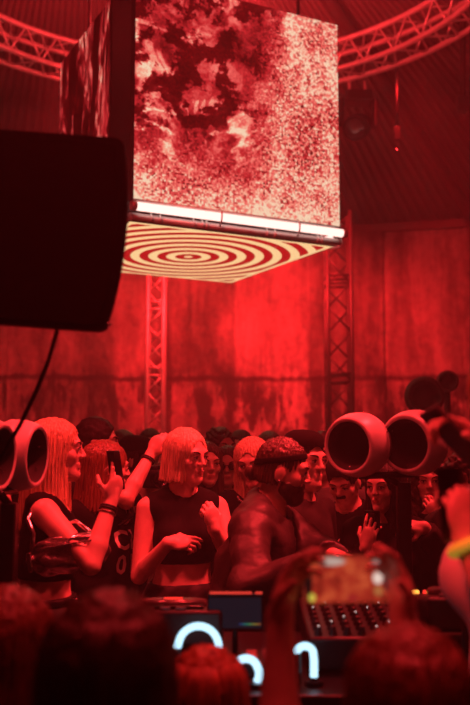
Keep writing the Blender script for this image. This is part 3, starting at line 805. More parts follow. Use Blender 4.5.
hoist(397, 60, 146, 9.6, 'thin dark hoist chain with a bright hook right of the stage light')
hoist(463, 0, 118, 8.9, 'thicker dark hoist chain with hook at the right end of the ring truss', .032)
# ------------------------------------------------------------------ loudspeaker box close on the left, with its cable
c0 = at(57, 236, 2.3); pxm = 2.3 / FPX
spk = thing('loudspeaker', c0, 'big black loudspeaker box with rounded corners above the left horns', 'speaker')
m = MB(); hgt = 200 * pxm; wid = 240 * pxm; xr = at(127, 236, 2.3)[0]; cx = xr - wid / 2
bm = m.bm; prof = []
def side(t):   # right edge bows outwards, narrowing to the top and bottom
    return xr - .010 - .030 * (abs(t - .52) / .52) ** 2.2 - (.02 if t < .02 else 0)
outline = []
for t in np.linspace(.035, .965, 16): outline.append((side(t), at(60, 332, 2.3)[2] + hgt * t))
zt, zb = outline[-1][1], outline[0][1]; r = .028
cr = [(outline[-1][0] - r + r * math.cos(q), zt + r * .2 + r * math.sin(q) * .55) for q in np.linspace(.2, PI / 2, 6)]
cb = [(outline[0][0] - r + r * math.cos(q), zb - r * .2 + r * math.sin(q) * .55) for q in np.linspace(-PI / 2, -.2, 6)]
right = cb + outline + cr
left = [(2 * cx - x, z) for x, z in right[::-1]]
ro = D(-4.2); ol = [(xr + (x - xr) * math.cos(ro) - (z - c0[2]) * math.sin(ro), c0[2] + (x - xr) * math.sin(ro) + (z - c0[2]) * math.cos(ro)) for x, z in right + left]
fr_ = [bm.verts.new((x, 2.3, z)) for x, z in ol]; fm = [bm.verts.new((cx + (x - cx) * 1.015, 2.33, z)) for x, z in ol]; bk = [bm.verts.new((cx + (x - cx) * .7, 2.70, c0[2] + (z - c0[2]) * .66 + .02)) for x, z in ol]
n_ = len(ol)
for A, B in ((fr_, fm), (fm, bk)):
    for i in range(n_): f = bm.faces.new((A[i], A[(i + 1) % n_], B[(i + 1) % n_], B[i])); f.smooth = True
bm.faces.new(fr_); bm.faces.new(bk[::-1])
m.build('cabinet', PLASTIC, spk)
m = MB(); s_ = .94
m2 = [(cx + (x - cx) * s_, (z - c0[2]) * .93 + c0[2]) for x, z in ol]
vv = [m.bm.verts.new((x, 2.297, z)) for x, z in m2]; vb = [m.bm.verts.new((x, 2.31, z)) for x, z in m2]; m.bm.faces.new(vv); m.bm.faces.new(vb[::-1])
for i in range(n_): m.bm.faces.new((vv[i], vv[(i + 1) % n_], vb[(i + 1) % n_], vb[i]))
m.build('back_panel', mat('speaker_back_panel', (.012, .010, .010), .75, bump=((400, 400, 400), .2, .001)), spk)
m = MB(); q = at(109, 324, 2.297); m.sphere(q, .006, 10); m.build('screw', CHROME, spk)
pole = V(cx - .12, 2.55, 0)
m = MB(); m.cyl((pole[0], 2.52, .32), (pole[0], 2.52, zb + .05), .022); m.build('pole', BLACKMET, spk)
m = MB()
for k in range(3):
    a = 2 * PI * k / 3 + PI; m.cyl((pole[0], 2.52, .75), (pole[0] + .3 * math.cos(a), 2.52 + .3 * math.sin(a), .312), .012)
m.build('tripod', BLACKMET, spk)
pts = [at(58, 326, 2.36), at(56, 335, 2.36), at(48, 362, 2.4), at(36, 392, 2.45), at(20, 425, 2.55), at(2, 455, 2.6), at(-14, 500, 2.6), V(-.78, 2.7, 1.2), V(-.80, 2.74, .32)]
P_ = []
for i in range(len(pts) - 1):
    for t in np.linspace(0, 1, 5)[:-1]: P_.append(pts[i] * (1 - t) + pts[i + 1] * t)
m = MB(); m.tube(P_ + [pts[-1]], .0062, 8)
tag(m.build('speaker_cable', mat('black_rubber_cable', (.015, .013, .013), .6)), 'black cable running down from the big loudspeaker box past the left horns', 'cable')
# ------------------------------------------------------------------ horn speakers
def horn(px, py, Y, dia, ax, label, group, length=1.5, sh=HORN, pole_x=None, simple=False):
    c = at(px, py, Y); ax = unit(ax); R = dia / 2 * .97
    t = thing('horn_speaker', c, label, 'speaker', group)
    outer = [(.86, -.015), (.90, .012), (.95, .02), (1.0, .005), (1.03, -.04), (1.10, -.16), (1.15, -.32), (1.16, -.48), (1.12, -.66), (1.02, -.86), (.86, -1.02), (.70, -1.12), (.62, -1.16), (0, -1.18)]
    m = MB(); m.lathe([(r * R, h * R * length) for r, h in outer], c, ax, 48); s = m.build('shell', sh, t)
    m = MB(); m.lathe([(.862 * R, -.012 * R), (.80 * R, -.10 * R), (.76 * R, -.3 * R), (.70 * R, -.6 * R), (.5 * R, -.8 * R), (0, -.85 * R)], c, ax, 48); m.build('throat', HORNIN, t)
    if not simple:
        m = MB(); m.lathe([(1.135 * R, -.60 * R * length), (1.15 * R, -.615 * R * length), (1.15 * R, -.635 * R * length), (1.13 * R, -.65 * R * length)], c, ax, 48); m.build('band', sh, s)
        u = ax; F = frame_to(u)
        for k in range(6):
            a = k * PI / 3 + .4
            for q in (V(math.cos(a) * R * .76, math.sin(a) * R * .76, -.25 * R), V(math.cos(a) * R * 1.15, math.sin(a) * R * 1.15, -.62 * R * length)):
                m = MB(); m.sphere(c + F @ q, .004, 8); m.build('screw', CHROME, s)
    return t, c
axR = V(-.64, -.76, -.07); axL = V(.985, -.17, -.05)
G = None
horn(348, 446, 3.62, .232, axR, 'round horn speaker next to the DJ, the one nearer him of the right pair', G)
horn(405, 444, 3.60, .236, axR, 'round horn speaker of the right pair, farther from the DJ, under the raised phone', G)
horn(37.5, 456, 3.22, .224, axL, 'round horn speaker facing the DJ, beside the long-haired blonde woman', G)
horn(3, 457, 2.98, .224, axL, 'round horn speaker cut off by the left edge, in front of the other left horn', G)
def stand(c, w, label, top, bars):
    t = thing('speaker_stand', V(c[0], c[1], STAGE), label, 'stand')
    m = MB(); m.box((c[0], c[1], (STAGE + top) / 2), (w, w, top - STAGE), bevel=.006); m.build('column', BLACKMET, t)
    m = MB(); m.box((c[0], c[1], STAGE + .012), (.32, .32, .024), bevel=.005); m.build('base_plate', BLACKMET, t)
    m = MB()
    for a, d in bars: m.cyl(a, d, .014)
    m.build('crossbar', BLACKMET, t)
hA, hB = at(348, 446, 3.62) - axR * .075, at(405, 444, 3.60) - axR * .075
cR = V(*(at(403, 480, 3.70)[:2]), 0)
stand(cR, .055, 'black column stand carrying the right pair of horn speakers', 1.79, [((hA[0], hA[1], hA[2] - .125), (hB[0], hB[1], hB[2] - .125)), ((cR[0], cR[1], 1.77), ((hA[0] + hB[0]) / 2, (hA[1] + hB[1]) / 2, hA[2] - .125))])
hA, hB = at(37.5, 456, 3.22) - axL * .08, at(3, 457, 2.98) - axL * .08
cL = V((hA[0] + hB[0]) / 2 + .03, 3.16, 0)
stand(cL, .055, 'black column stand carrying the left pair of horn speakers', 1.74, [((hA[0], hA[1], hA[2] - .123), (hB[0], hB[1], hB[2] - .123)), ((cL[0], cL[1], 1.73), ((hA[0] + hB[0]) / 2, (hA[1] + hB[1]) / 2, hA[2] - .123))])
DH = mat('dark_horn_shell', (.05, .04, .04), .6)
for px, py, Y, dia, lab in ((425, 396, 7.2, .285, 'large dark round horn on a pole far behind by the concrete wall'), (448, 381, 7.6, .165, 'small dark round horn on a pole far behind by the concrete wall')):
    t, c = horn(px, py, Y, dia, V(-.12, -.99, 0), lab, None, 1.0, DH, simple=True)
    m = MB(); m.cyl((c[0], c[1] + dia * .3, STAGE), (c[0], c[1] + dia * .3, c[2] - dia * .5), .03); m.build('pole', BLACKMET, t)
# ------------------------------------------------------------------ DJ booth
TZ = 1.315; y0_, y1_ = 2.32, 3.12
booth = thing('dj_booth', (0.05, 2.7, STAGE), 'black DJ booth table carrying the players and mixer', 'table')
m = MB(); m.box((.24, (y0_ + y1_) / 2, TZ - .02), (1.42, y1_ - y0_, .04), bevel=.006); m.build('tabletop', BLACKMET, booth)
m = MB(); m.box((.24, y0_ + .04, (STAGE + TZ - .04) / 2), (1.38, .03, TZ - .04 - STAGE), bevel=.004); m.build('front_panel', PLASTIC, booth)
for sx in (-.44, .92):
    m = MB(); m.box((sx, (y0_ + y1_) / 2 + .03, (STAGE + TZ - .04) / 2), (.04, y1_ - y0_ - .1, TZ - .04 - STAGE), bevel=.004); m.build('side_panel', PLASTIC, booth)
LEDR = emat('red_indicator', (1, .03, .02), 1.6); LEDO = emat('orange_indicator', (1, .35, .05), 2.5); LEDW = emat('white_indicator', (1, .8, .75), 1.5)
GEAR = mat('player_black_case', (.035, .03, .03), .35)
def player(cx, cy, label, tilt=8, z=None):
    z = TZ if z is None else z
    t = thing('media_player', (cx, cy, z), label, 'media player'); Rt = Matrix.Rotation(D(tilt), 3, 'X'); o = Vector((cx, cy, z + .062 + abs(math.sin(D(tilt))) * .17))
    L = lambda x, y, zz: o + Rt @ Vector((x, y, zz))
    m = MB(); m.box(o, (.31, .36, .10), Rt, .012); m.build('case', GEAR, t)
    m = MB(); U = Rt @ Vector((0, 0, 1)); m.lathe([(.105, 0), (.108, .012), (.100, .022), (.09, .024), (.085, .02), (.03, .02), (0, .022)], L(0, .05, .05), U, 40); j = m.build('jog_wheel', mat('jog_wheel_grey', (.16, .14, .14), .25, metal=.5), t)
    m = MB(); m.lathe([(.028, .022), (.03, .026), (0, .027)], L(0, .05, .05), U, 20); m.build('jog_display', LEDR, j)
    m = MB(); m.box(L(0, -.12, .055), (.20, .07, .012), Rt, .004); m.build('screen_bezel', GLOSS, t)
    for k, (x, mm) in enumerate(((-.125, LEDO), (-.085, LEDR))):
        m = MB(); m.lathe([(.014, 0), (.014, .008), (.011, .011), (0, .011)], L(x, .155, .05), U, 16); m.build('button', mm, t)
    for k in range(4):
        m = MB(); m.box(L(-.1 + k * .045, -.165, .053), (.03, .014, .010), Rt, .003); m.build('pad', mat('pad_grey', (.2, .18, .18), .4), t)
    m = MB(); m.box(L(.13, .06, .052), (.02, .14, .006), Rt, .002); m.box(L(.13, .04, .062), (.026, .02, .02), Rt, .004); m.build('pitch_slider', ALU, t)
player(-.19, 2.80, 'black media player with jog wheel at the left end of the booth', -7)
player(.72, 2.90, 'black media player on the right of the booth, beyond the phone', -7, TZ + .02)
# mixer
mx = thing('dj_mixer', (.37, 2.74, TZ), 'black DJ mixer full of small knobs on the booth beneath the lit phone', 'mixer')
tl = D(-7); Rt = Matrix.Rotation(-tl, 3, 'X'); o = Vector((.37, 2.74, TZ + .075)); L = lambda x, y, z: o + Rt @ Vector((x, y, z))
m = MB(); m.box(o, (.34, .40, .09), Rt, .01); m.build('case', GEAR, mx)
KN = mat('knob_rubber', (.05, .045, .045), .3); U = Rt @ Vector((0, 0, 1))
for i in range(8):
    for j in range(8):
        x, y = -.14 + i * .04, -.17 + j * .044
        m = MB(); m.lathe([(.0125, 0), (.0115, .006), (.0095, .010), (.0085, .022), (.007, .024), (0, .024)], L(x, y, .045), U, 12); k = m.build('knob', KN, mx)
        m = MB(); m.box(L(x, y - .004, .0695), (.0022, .007, .002), Rt); m.build('pointer', LEDW if (i * 3 + j) % 4 == 0 else LIP, k)
# stand-alone small display
c = at(235, 611, 2.66); ds = thing('small_display', V(c[0], c[1], TZ), 'small dark display with a red light strip along its top, standing on the booth', 'display')
w, h = 54 * 2.66 / FPX, 34 * 2.66 / FPX
m = MB(); m.box(c, (w, .014, h), bevel=.003); m.build('housing', PLASTIC, ds)
def display_mat():
    t = NT('dim_waveform_picture'); o = t.n('ShaderNodeTexCoord').outputs['Generated']; s = t.sep(o)
    n = t.noise(t.vmath('MULTIPLY', o, (40, 1, 1)), 1, 2)
    band = t.mapr(t.math('ABSOLUTE', t.math('SUBTRACT', s[2], .13)), .02, .05, 1, 0); right = t.mapr(s[0], .55, .62)
    col = t.ramp(s[0], [(0, (.012, .012, .02)), (.6, (.02, .05, .22)), (.75, (.02, .25, .12)), (.88, (.3, .22, .03)), (1, (.3, .05, .02))])
    mixn = t.n('ShaderNodeMixRGB'); t.put(mixn.inputs[0], t.math('MULTIPLY', t.math('MULTIPLY', band, right), n)); mixn.inputs[1].default_value = (.008, .007, .012, 1); t.put(mixn.inputs[2], col)
    return t.emission(mixn.outputs[0], 1.0)
m = MB(); m.box(c + V(0, -.008, -.004), (w * .94, .003, h * .84)); m.build('screen', display_mat(), ds)
for x, ww in ((-.012, w * .76), (w * .43, w * .13)):
    m = MB(); m.box(c + V(x, -.007, h / 2 + .002), (ww, .006, .007), bevel=.002); m.build('light_strip', emat('red_strip', (1, .06, .04), .75), ds)
m = MB(); m.cyl(V(c[0], c[1] + .012, TZ), V(c[0], c[1] + .012, c[2]), .008); m.box((c[0], c[1] + .012, TZ + .006), (.10, .09, .012), bevel=.003); m.build('stand', BLACKMET, ds)
# effects pads box with red lit pads, below the display
pb = thing('pad_controller', (at(270, 640, 2.62)[0], 2.56, TZ), 'small controller with glossy red pads below the display', 'controller')
cc = V(at(268, 640, 2.56)[0], 2.56, TZ); m = MB(); m.box(cc + V(0, 0, .02), (.16, .14, .04), bevel=.006); m.build('case', GEAR, pb)
for i in range(3):
    for j in range(3):
        m = MB(); m.box(cc + V(-.045 + i * .045, -.04 + j * .04, .044), (.032, .028, .012), bevel=.005); m.build('pad', mat('pad_translucent', (.55, .3, .28), .25), pb)
# glowing light tubes bent to hooks and hoops, standing on the front edge of the booth
NEON = emat('cool_white_light_tube', (.50, .80, 1.0), 1.55)
def hoop(pts, Y, label):
    P = [at(x, y, Y) for x, y in pts]; t = thing('light_hoop', V(P[-1][0], Y, TZ), label, 'lamp')
    S = []
    for i in range(len(P) - 1):
        for k in np.linspace(0, 1, 4)[:-1]: S.append(P[i] * (1 - k) + P[i + 1] * k)
    S.append(P[-1]); m = MB(); m.tube(S, .0100, 10); m.build('glowing_tube', NEON, t)
    m = MB()
    for e in (P[0], P[-1]):
        if e[2] > TZ + .005: m.cyl(V(e[0], e[1], TZ), e, .011)
    m.cyl(V(P[-1][0], Y, TZ), V(P[-1][0], Y, TZ + .012), .024); m.build('foot', BLACKMET, t)
arc = lambda cx, cy, rx, ry, a0, a1, n=13: [(cx + rx * math.cos(D(a)), cy - ry * math.sin(D(a))) for a in np.linspace(a0, a1, n)]
hoop([(177, 648)] + arc(198.5, 646, 20, 20, 170, 10) + [(219, 648)], 2.45, 'broad glowing white hoop on the booth, above the messy red hair')
hoop(arc(246, 671, 12, 12.5, 130, 20) + arc(246, 673, 13, 16, 10, -35), 2.40, 'glowing white hook lamp on the booth, right of the messy red hair')
hoop([(297, 653)] + arc(305, 654, 8.5, 8, 165, 20) + [(314, 660), (314, 677)], 2.42, 'glowing white cane shaped lamp on the booth, below the lit phone')
def lamp(px, py, Y, r, col, st, label, name):
    c = at(px, py, Y); t = thing('indicator_lamp', V(c[0], c[1], c[2] - .03), label, 'lamp')
    m = MB(); m.sphere(c, r, 14); m.build('bulb', emat(name, col, st), t)
    m = MB(); m.cyl(c - V(0, 0, r * .6), V(c[0], c[1], TZ), r * .7); m.build('stem', BLACKMET, t)
lamp(465, 602, 2.42, .016, (.12, .75, .5), 1.3, 'small teal lamp on the booth at the right edge', 'teal_lamp')
# ------------------------------------------------------------------ the people on the stage
BAND = mat('dark_beads', (.03, .02, .02), .35)
CROWD = None
# blonde woman filming with her phone
A = Person('woman with long blond hair and black crop top filming with her phone, silver bag underarm', at(58, 451, 3.6), -82, True, STAGE, 2, head=(-4, 3, 0), fine=.0042, coarse=.009)
A.arm('R', at(111, 500, 3.42), at(92, 590, 3.28), (.28, .1, 1), (-.75, .65, .1), curls=(.35, .85, .95, 1.0), thumb=.5)
A.body(); A.top(BLACK, 'none', hem=1.11, off=.010, name='crop_top', neck=.13)
A.trousers(DENIM, 1.035); A.shoes(); A.hs
bl = A.garment('belt', {'torso'}, .018, SHOE, [((0, 0, 1.045), (0, 0, 1)), ((0, 0, 1.012), (0, 0, -1))], amp=0)
m = MB(); q = A.w(A.up(V(.075, .105, 1.03))); m.box(q, (.05, .03, .035), bevel=.006); m.build('buckle', CHROME, bl)
h = A.hair(BLOND, length=.30, width=.092, back=.088, flare=.02, open_=.05, front=.028, fringe=.098, amp=.0028, fq=42, jag=.02)
A.strands(h, BLOND, 130, .31, .092, .088, .0020, .02, (58, 302), seed=2)
A.bracelet('R', BAND, .03, .0048, flat=2); A.bracelet('R', mat('metal_bangle', (.4, .3, .25), .3, metal=.8), .052, .003)
c = A.hand_pt('R', .0, .085, .03); ph = thing('phone', c, 'dark phone in the hand of the blonde woman with the silver bag', 'phone')
PH_R = Matrix((A.R @ rotz(D(-42)) @ rotx(D(12))).tolist())
m = MB(); m.box(c + V(.012, 0, .03), (.072, .009, .15), PH_R, .004); m.build('case', GLOSS, ph)
m = MB(); m.box(c + V(.019, -.02, .085), (.026, .006, .034), PH_R, .003); m.build('camera_bump', BLACKMET, ph)
# her bag
bc = at(68, 553, 3.36); bag = thing('handbag', bc - V(0, 0, .07), 'shiny silver baguette handbag hanging under the blonde woman\'s arm', 'bag')
Rb = Matrix.Rotation(D(-9), 3, 'Y') @ Matrix.Rotation(D(6), 3, 'Z')
pr = [ell(V(0, 0, 0), V(.15, .040, .066), None, 'b', .02), cone(V(-.085, 0, -.022), V(.095, 0, -.022), .045, .045, 'b', .02), cone(V(-.08, 0, .028), V(.08, 0, .028), .028, .028, 'b', .02)]
ax = [axis_pts(-.2, .2, .007, []), axis_pts(-.09, .09, .007, []), axis_pts(-.12, .12, .007, [])]
Fb = field(pr, *ax); X, Y, Z = np.meshgrid(*ax, indexing='ij'); Fb += ripple(np.stack([X.ravel() * .6, Y.ravel(), Z.ravel() * 1.6], 1), .004, 45).reshape(Fb.shape)
vs, qs = nets(Fb, *ax); RbN = np.array(Rb)
link('pouch', np_mesh('pouch', vs @ RbN.T + bc, qs, [SILVER]), bag)
m = MB(); m.tube([bc + RbN @ V(x, -.046 + .1 * abs(x) ** 2, .034) for x in np.linspace(-.12, .12, 9)], .004, 6); m.build('zip', CHROME, bag)
sp = A.w(A.up(V(.135, -.02, 1.428))); L0, L1 = bc + RbN @ V(-.125, 0, .03), bc + RbN @ V(.12, 0, .03)
m = MB(); m.tube([L0, L0 + V(.005, -.01, .06), L0 * .45 + sp * .55 + V(-.035, -.015, 0), sp + V(-.03, -.02, -.04), sp + V(-.005, .0, .004), sp + V(.03, .03, -.03), sp + V(.05, .03, -.12), L1 * .6 + sp * .4, L1], .0085, 8); m.build('strap', SILVER, bag)
m = MB(); m.box(bc + RbN @ V(-.136, -.028, -.008), (.016, .012, .07), Rb, .004); m.build('end_fitting', CHROME, bag, label='bright chrome end fitting')
# person in the printed shirt raising an arm
B = Person('person with long dark hair in loose black printed T-shirt, one arm raised', at(108, 468, 4.12), -134, True, STAGE, 3, head=(64, -4, 0), fine=.0048, coarse=.010)
B.arm('L', at(151, 454, 4.10), at(95, 545, 3.7), (.45, .0, 1), (.5, .8, .1), curl=.9)
B.body(); SH = B.top(BLACK, 'tee', hem=.72, off=.016, name='t_shirt', loose=.025, amp=.007, neck=.078, sleeves=.78)
B.trousers(BLACK, 1.0); B.shoes(); h = B.hair(AUBURN, length=.20, width=.092, back=.086, flare=.015, open_=.032, front=.055, fringe=.05, amp=.0022, fq=46)
B.strands(h, AUBURN, 90, .21, .092, .086, .0018, .015, (40, 320), seed=5)
B.bracelet('L', BAND, .03, .0048, flat=2)
def lettering(P, garment_, rows, size, x0, z0, dz, m):
    me = garment_.data; bv = BVHTree.FromPolygons([v.co for v in me.vertices], [p.vertices for p in me.polygons])
    for k, tx in enumerate(rows):
        cu_ = bpy.data.curves.new('lettering', 'FONT'); cu_.body = tx; cu_.size = size; cu_.align_x = 'CENTER'; cu_.resolution_u = 2; cu_.offset = .003; cu_.space_character = 1.05
        ob = bpy.data.objects.new('lettering', cu_); COL.objects.link(ob); bpy.context.view_layer.update()
        src = bpy.data.meshes.new_from_object(ob.evaluated_get(bpy.context.evaluated_depsgraph_get())); bpy.data.objects.remove(ob)
        bm = bmesh.new(); bm.from_mesh(src); bmesh.ops.triangulate(bm, faces=bm.faces)
        bmesh.ops.subdivide_edges(bm, edges=bm.edges, cuts=2)
        dr = Vector((P.R @ V(0, -1, 0)).tolist())
        for v in bm.verts:
            l = P.w(V(-(-v.co.x) * 1.0 + x0, .6, z0 - dz * k + v.co.y)) if False else P.w(V(x0 - v.co.x, .6, z0 - dz * k + v.co.y))
            hit = bv.ray_cast(Vector(l), dr)
            v.co = hit[0] - dr * .003 if hit[0] is not None else Vector(P.w(V(x0 - v.co.x, .16, z0 - dz * k + v.co.y)))
        me2 = bpy.data.meshes.new('lettering'); bm.to_mesh(me2); bm.free(); me2.materials.append(m)
        link('lettering', me2, garment_)
lettering(B, SH, ('II', 'CL', '01'), .118, -.035, 1.335, .108, PRINT)
# man just behind them
C = Person('man with short dark hair in profile, seen above the printed T-shirt wearer', at(98, 444, 4.7), -88, False, STAGE, head=(0, 0, 0), fine=.006, coarse=.014)
C.body(); C.top(CHAR, 'tee', hem=.88); C.trousers(DDENIM); C.shoes(); C.hair(BLACKH, length=.035, width=.080, back=.07, open_=.062, front=-.005, fringe=.08, amp=.002, curly=.002, ears=True)
# photographer
Dd = Person('photographer in dark cap lifting a camera, behind the raised forearm', at(137, 461, 5.15), -105, False, STAGE, 4, head=(0, -3, 0), fine=.006, coarse=.014)
Dd.arm('R', at(146, 492, 4.78), at(125, 545, 4.75), (.5, .2, 1), (.3, 1, .2), curl=1.1); Dd.arm('L', at(154, 494, 4.9), at(165, 560, 5.1), (.2, -.1, 1), (.2, -1, .3), curl=1.0)
Dd.body(); Dd.top(BLACK, 'tee', hem=.88); Dd.trousers(DDENIM); Dd.shoes(); Dd.hair(BLACKH, length=.06, width=.083, back=.076, open_=.06, front=.0, fringe=.05)
def cap(P, m, brim=True, off=.0, back=False):
    k = P.hk; b = MB(); sg = -1 if back else 1
    prof = [(1.0, 0), (1.01, .25), (.93, .55), (.72, .82), (.4, .97), (0, 1.0)]
    rings = []
    for r, hgt in prof:
        rings.append([b.bm.verts.new(P.hp(math.sin(a) * .086 * r, -.018 + math.cos(a) * .107 * r, .052 + hgt * .088 + .02 * math.cos(a) * sg * (1 - hgt))) for a in np.linspace(0, 2 * PI, 33)[:-1]] if r else [b.bm.verts.new(P.hp(0, -.018, .14))])
    for i in range(len(rings) - 1):
        for j in range(32):
            if len(rings[i + 1]) == 1: f = b.bm.faces.new((rings[i][j], rings[i][(j + 1) % 32], rings[i + 1][0]))
            else: f = b.bm.faces.new((rings[i][j], rings[i][(j + 1) % 32], rings[i + 1][(j + 1) % 32], rings[i + 1][j]))
            f.smooth = True
    o = b.build('cap', m, P.root)
    if brim:
        b = MB(); up, lo = [], []
        for t in np.linspace(-1.1, 1.1, 13):
            for s_, dst in ((0, up), (1, lo)): pass
        for s_ in (0, .5, 1):
            row = []
            for t in np.linspace(-1.15, 1.15, 13):
                y = -.018 + math.cos(t) * (.105 + .07 * s_ * math.cos(t * .9)); row.append((math.sin(t) * .086 * (1 + .03 * s_), y * sg if back else y, .06 + .018 * math.cos(t) - .02 * s_ + .0 * t))
            up.append([b.bm.verts.new(P.hp(*q)) for q in row]); lo.append([b.bm.verts.new(P.hp(q[0], q[1], q[2] - .004)) for q in row])
        for g in (up, lo):
            for i in range(2):
                for j in range(12): b.bm.faces.new((g[i][j], g[i][j + 1], g[i + 1][j + 1], g[i + 1][j])).smooth = True
        for j in range(12): b.bm.faces.new((up[2][j], up[2][j + 1], lo[2][j + 1], lo[2][j]))
        b.build('brim', m, o)
    return o
cap(Dd, BLACK)
cc = at(155, 479, 4.72); cm = thing('camera', cc - V(0, 0, .05), 'black photo camera with round lens held up by the photographer', 'camera')
m = MB(); m.box(cc, (.13, .07, .095), Matrix.Rotation(D(-25), 3, 'Z'), .012); m.box(cc + V(0, 0, .055), (.05, .05, .03), Matrix.Rotation(D(-25), 3, 'Z'), .008); m.build('camera_body', PLASTIC, cm)
la = unit(V(.45, -.9, 0)); m = MB(); m.lathe([(.036, .02), (.038, .06), (.043, .065), (.043, .12), (.039, .125), (.036, .115), (0, .10)], cc, la, 24); m.build('lens', GLOSS, cm)
# bob haired woman
E_ = Person('woman with straight blond bob in black sleeveless crop top, glancing sideways', at(187, 457, 4.0), -164, True, STAGE, 0, head=(34, -6, 2), fine=.0042, coarse=.009)
E_.arm('R', at(168, 543, 3.78), at(128, 556, 4.05), (1, -.05, .06), (.0, .75, -.6), curls=(.35, .6, .8, .9), thumb=.5)
E_.arm('L', at(214, 529, 3.78), at(238, 575, 3.95), (-.16, -.1, 1), (-.55, .8, .1), curl=1.15, thumb=.6)
E_.body(); E_.top(BLACKRIB, 'none', hem=1.135, off=.009, name='crop_top', neck=.066, amp=.0025)
E_.trousers(DDENIM, 1.05); E_.shoes()
h = E_.hair(BLOND2, length=.105, width=.091, back=.066, flare=.012, open_=.046, front=.020, fringe=.100, amp=.0022, fq=44, jag=.004, part=.004)
E_.strands(h, BLOND2, 120, .105, .091, .066, .0015, .012, (45, 315), seed=8)
# smiling dark haired woman, woman in sunglasses, curly man
F1 = Person('smiling woman with long dark hair peeking over the bob-haired woman\'s shoulder', at(207, 465, 4.85), -168, True, STAGE, head=(6, 0, 0), fine=.006, coarse=.014)
F1.body(); F1.top(BLACK, 'none'); F1.trousers(DDENIM); F1.shoes(); F1.hair(BRUN, length=.26, width=.09, back=.085, flare=.02, open_=.05, front=.03, fringe=.098)
G1 = Person('woman wearing dark sunglasses with long dark hair, left of the long-haired blonde', at(228, 467, 5.25), 176, True, STAGE, head=(0, 0, 0), fine=.006, coarse=.014)
G1.body(); G1.top(BLACK, 'tee'); G1.trousers(DDENIM); G1.shoes(); G1.hair(BRUN, length=.2, width=.092, back=.085, flare=.01, open_=.052, front=.02, fringe=.098); glasses(G1)
H1 = Person('man with short curly black hair behind the woman in sunglasses', at(221, 449, 5.9), -150, False, STAGE, head=(5, 0, 0), fine=.007, coarse=.016)
H1.body(); H1.top(CHAR, 'tee'); H1.trousers(DDENIM); H1.shoes(); H1.hair(CURLH, length=.03, width=.085, back=.075, open_=.06, front=0, fringe=.082, curly=.007, ears=True)
# long haired blonde
I1 = Person('woman with very long blond hair and black top looking down, left of the DJ', at(252, 463, 4.55), 168, True, STAGE, 0, head=(-2, -14, 4), fine=.005, coarse=.011)
I1.body(); I1.top(BLACK, 'long', neck=.088); I1.trousers(BLACK); I1.shoes()
h = I1.hair(BLOND2, length=.36, width=.094, back=.09, flare=.045, open_=.042, front=.04, fringe=.10, amp=.003, fq=40, jag=.02)
I1.strands(h, BLOND2, 110, .37, .096, .09, .0020, .045, (40, 320), seed=11)
m = MB()
for t in np.linspace(-1, 1, 15): m.sphere(I1.w(I1.up(V(math.sin(t * 1.3) * .078, .065 + .05 * math.cos(t * 1.3), 1.385 + .055 * (1 - math.cos(t * 1.1))))), .008, 8)
m.build('necklace', CHROME, I1.root)
# the DJ
J = Person('bearded DJ in dark jacket with a band round his hair, bent over the booth', at(284, 471, 3.6), -108, False, STAGE, 13, twist=0, head=(10, 2, 0), fine=.0042, coarse=.009, skin=SKIN2)
J.arm('R', at(312, 566, 3.18), at(236, 602, 3.25), (.95, -.2, -.12), (.0, .1, -1), curl=.45)
J.arm('L', at(333, 556, 3.40), at(360, 590, 3.75), (.9, -.4, -.1), (0, 0, -1), curl=.5)
J.body()
tee = J.top(BLACK, 'none', hem=.9, off=.010, name='t_shirt', neck=.075)
ex = J.sleeve('R', 1.93, .024) + J.sleeve('L', 1.93, .024) + [ell(J.up((0, -.01, 1.1)), V(.185, .155, .25), J.U, 'x', .06)]
nb = J.up(V(0, .02, 1.47)); op = J.up(V(0, .21, 1.22))
J.garment('jacket', {'torso'}, .026, JACK, [(J.up((0, 0, .86)), J.U @ V(0, 0, -1))], [(nb, (.088, .088, .095)), (op, (.045, .14, .24))], ex, .0065, 24)
J.trousers(DDENIM); J.shoes()
m = MB(); pts = []
for a in np.linspace(-150, 150, 21):
    q = D(a); pts.append(J.w(J.up(V(math.sin(q) * .088, -.018 - math.cos(q) * .082, 1.432 - .034 * (1 - math.cos(q))))))
m.tube(pts, .017, 8); m.build('collar', JACK, J.root)
J.hair(BRUN, length=.05, width=.080, back=.066, open_=.064, front=-.01, fringe=.088, amp=.0032, fq=44, ears=True, thick=.97, jag=.004)
m = MB(); m.sphere(J.hp(0, -.125, -.03), .026, 12, (1, .8, 1.2)); m.build('hair_bun', BRUN, J.root)
J.hair(BLACK, length=.05, width=.080, back=.066, name='headband', band=(.050, .30, .0125), thick=.97)
hd = [p for p in J.prims if p['tag'] == 'head']
J.garment('beard', {'head'}, .0045, BRUN, [(J.hc + J.Hd @ V(0, 0, -.036), J.Hd @ V(0, 0, 1)), (J.hc + J.Hd @ V(0, .012, 0), J.Hd @ V(0, -1, .25))], [(J.hc + J.Hd @ V(0, .105, -.058), (.024, .03, .0125)), (J.hc + J.Hd @ V(.062, .075, -.02), (.04, .04, .03)), (J.hc + J.Hd @ V(-.062, .075, -.02), (.04, .04, .03)), (J.hc + J.Hd @ V(0, .13, -.02), (.03, .05, .028))], (), .001, 90, coarse=.0045)
m = MB(); m.sphere(J.hp(.087, -.004, -.035), .006, 8); m.build('earring', CHROME, J.root)
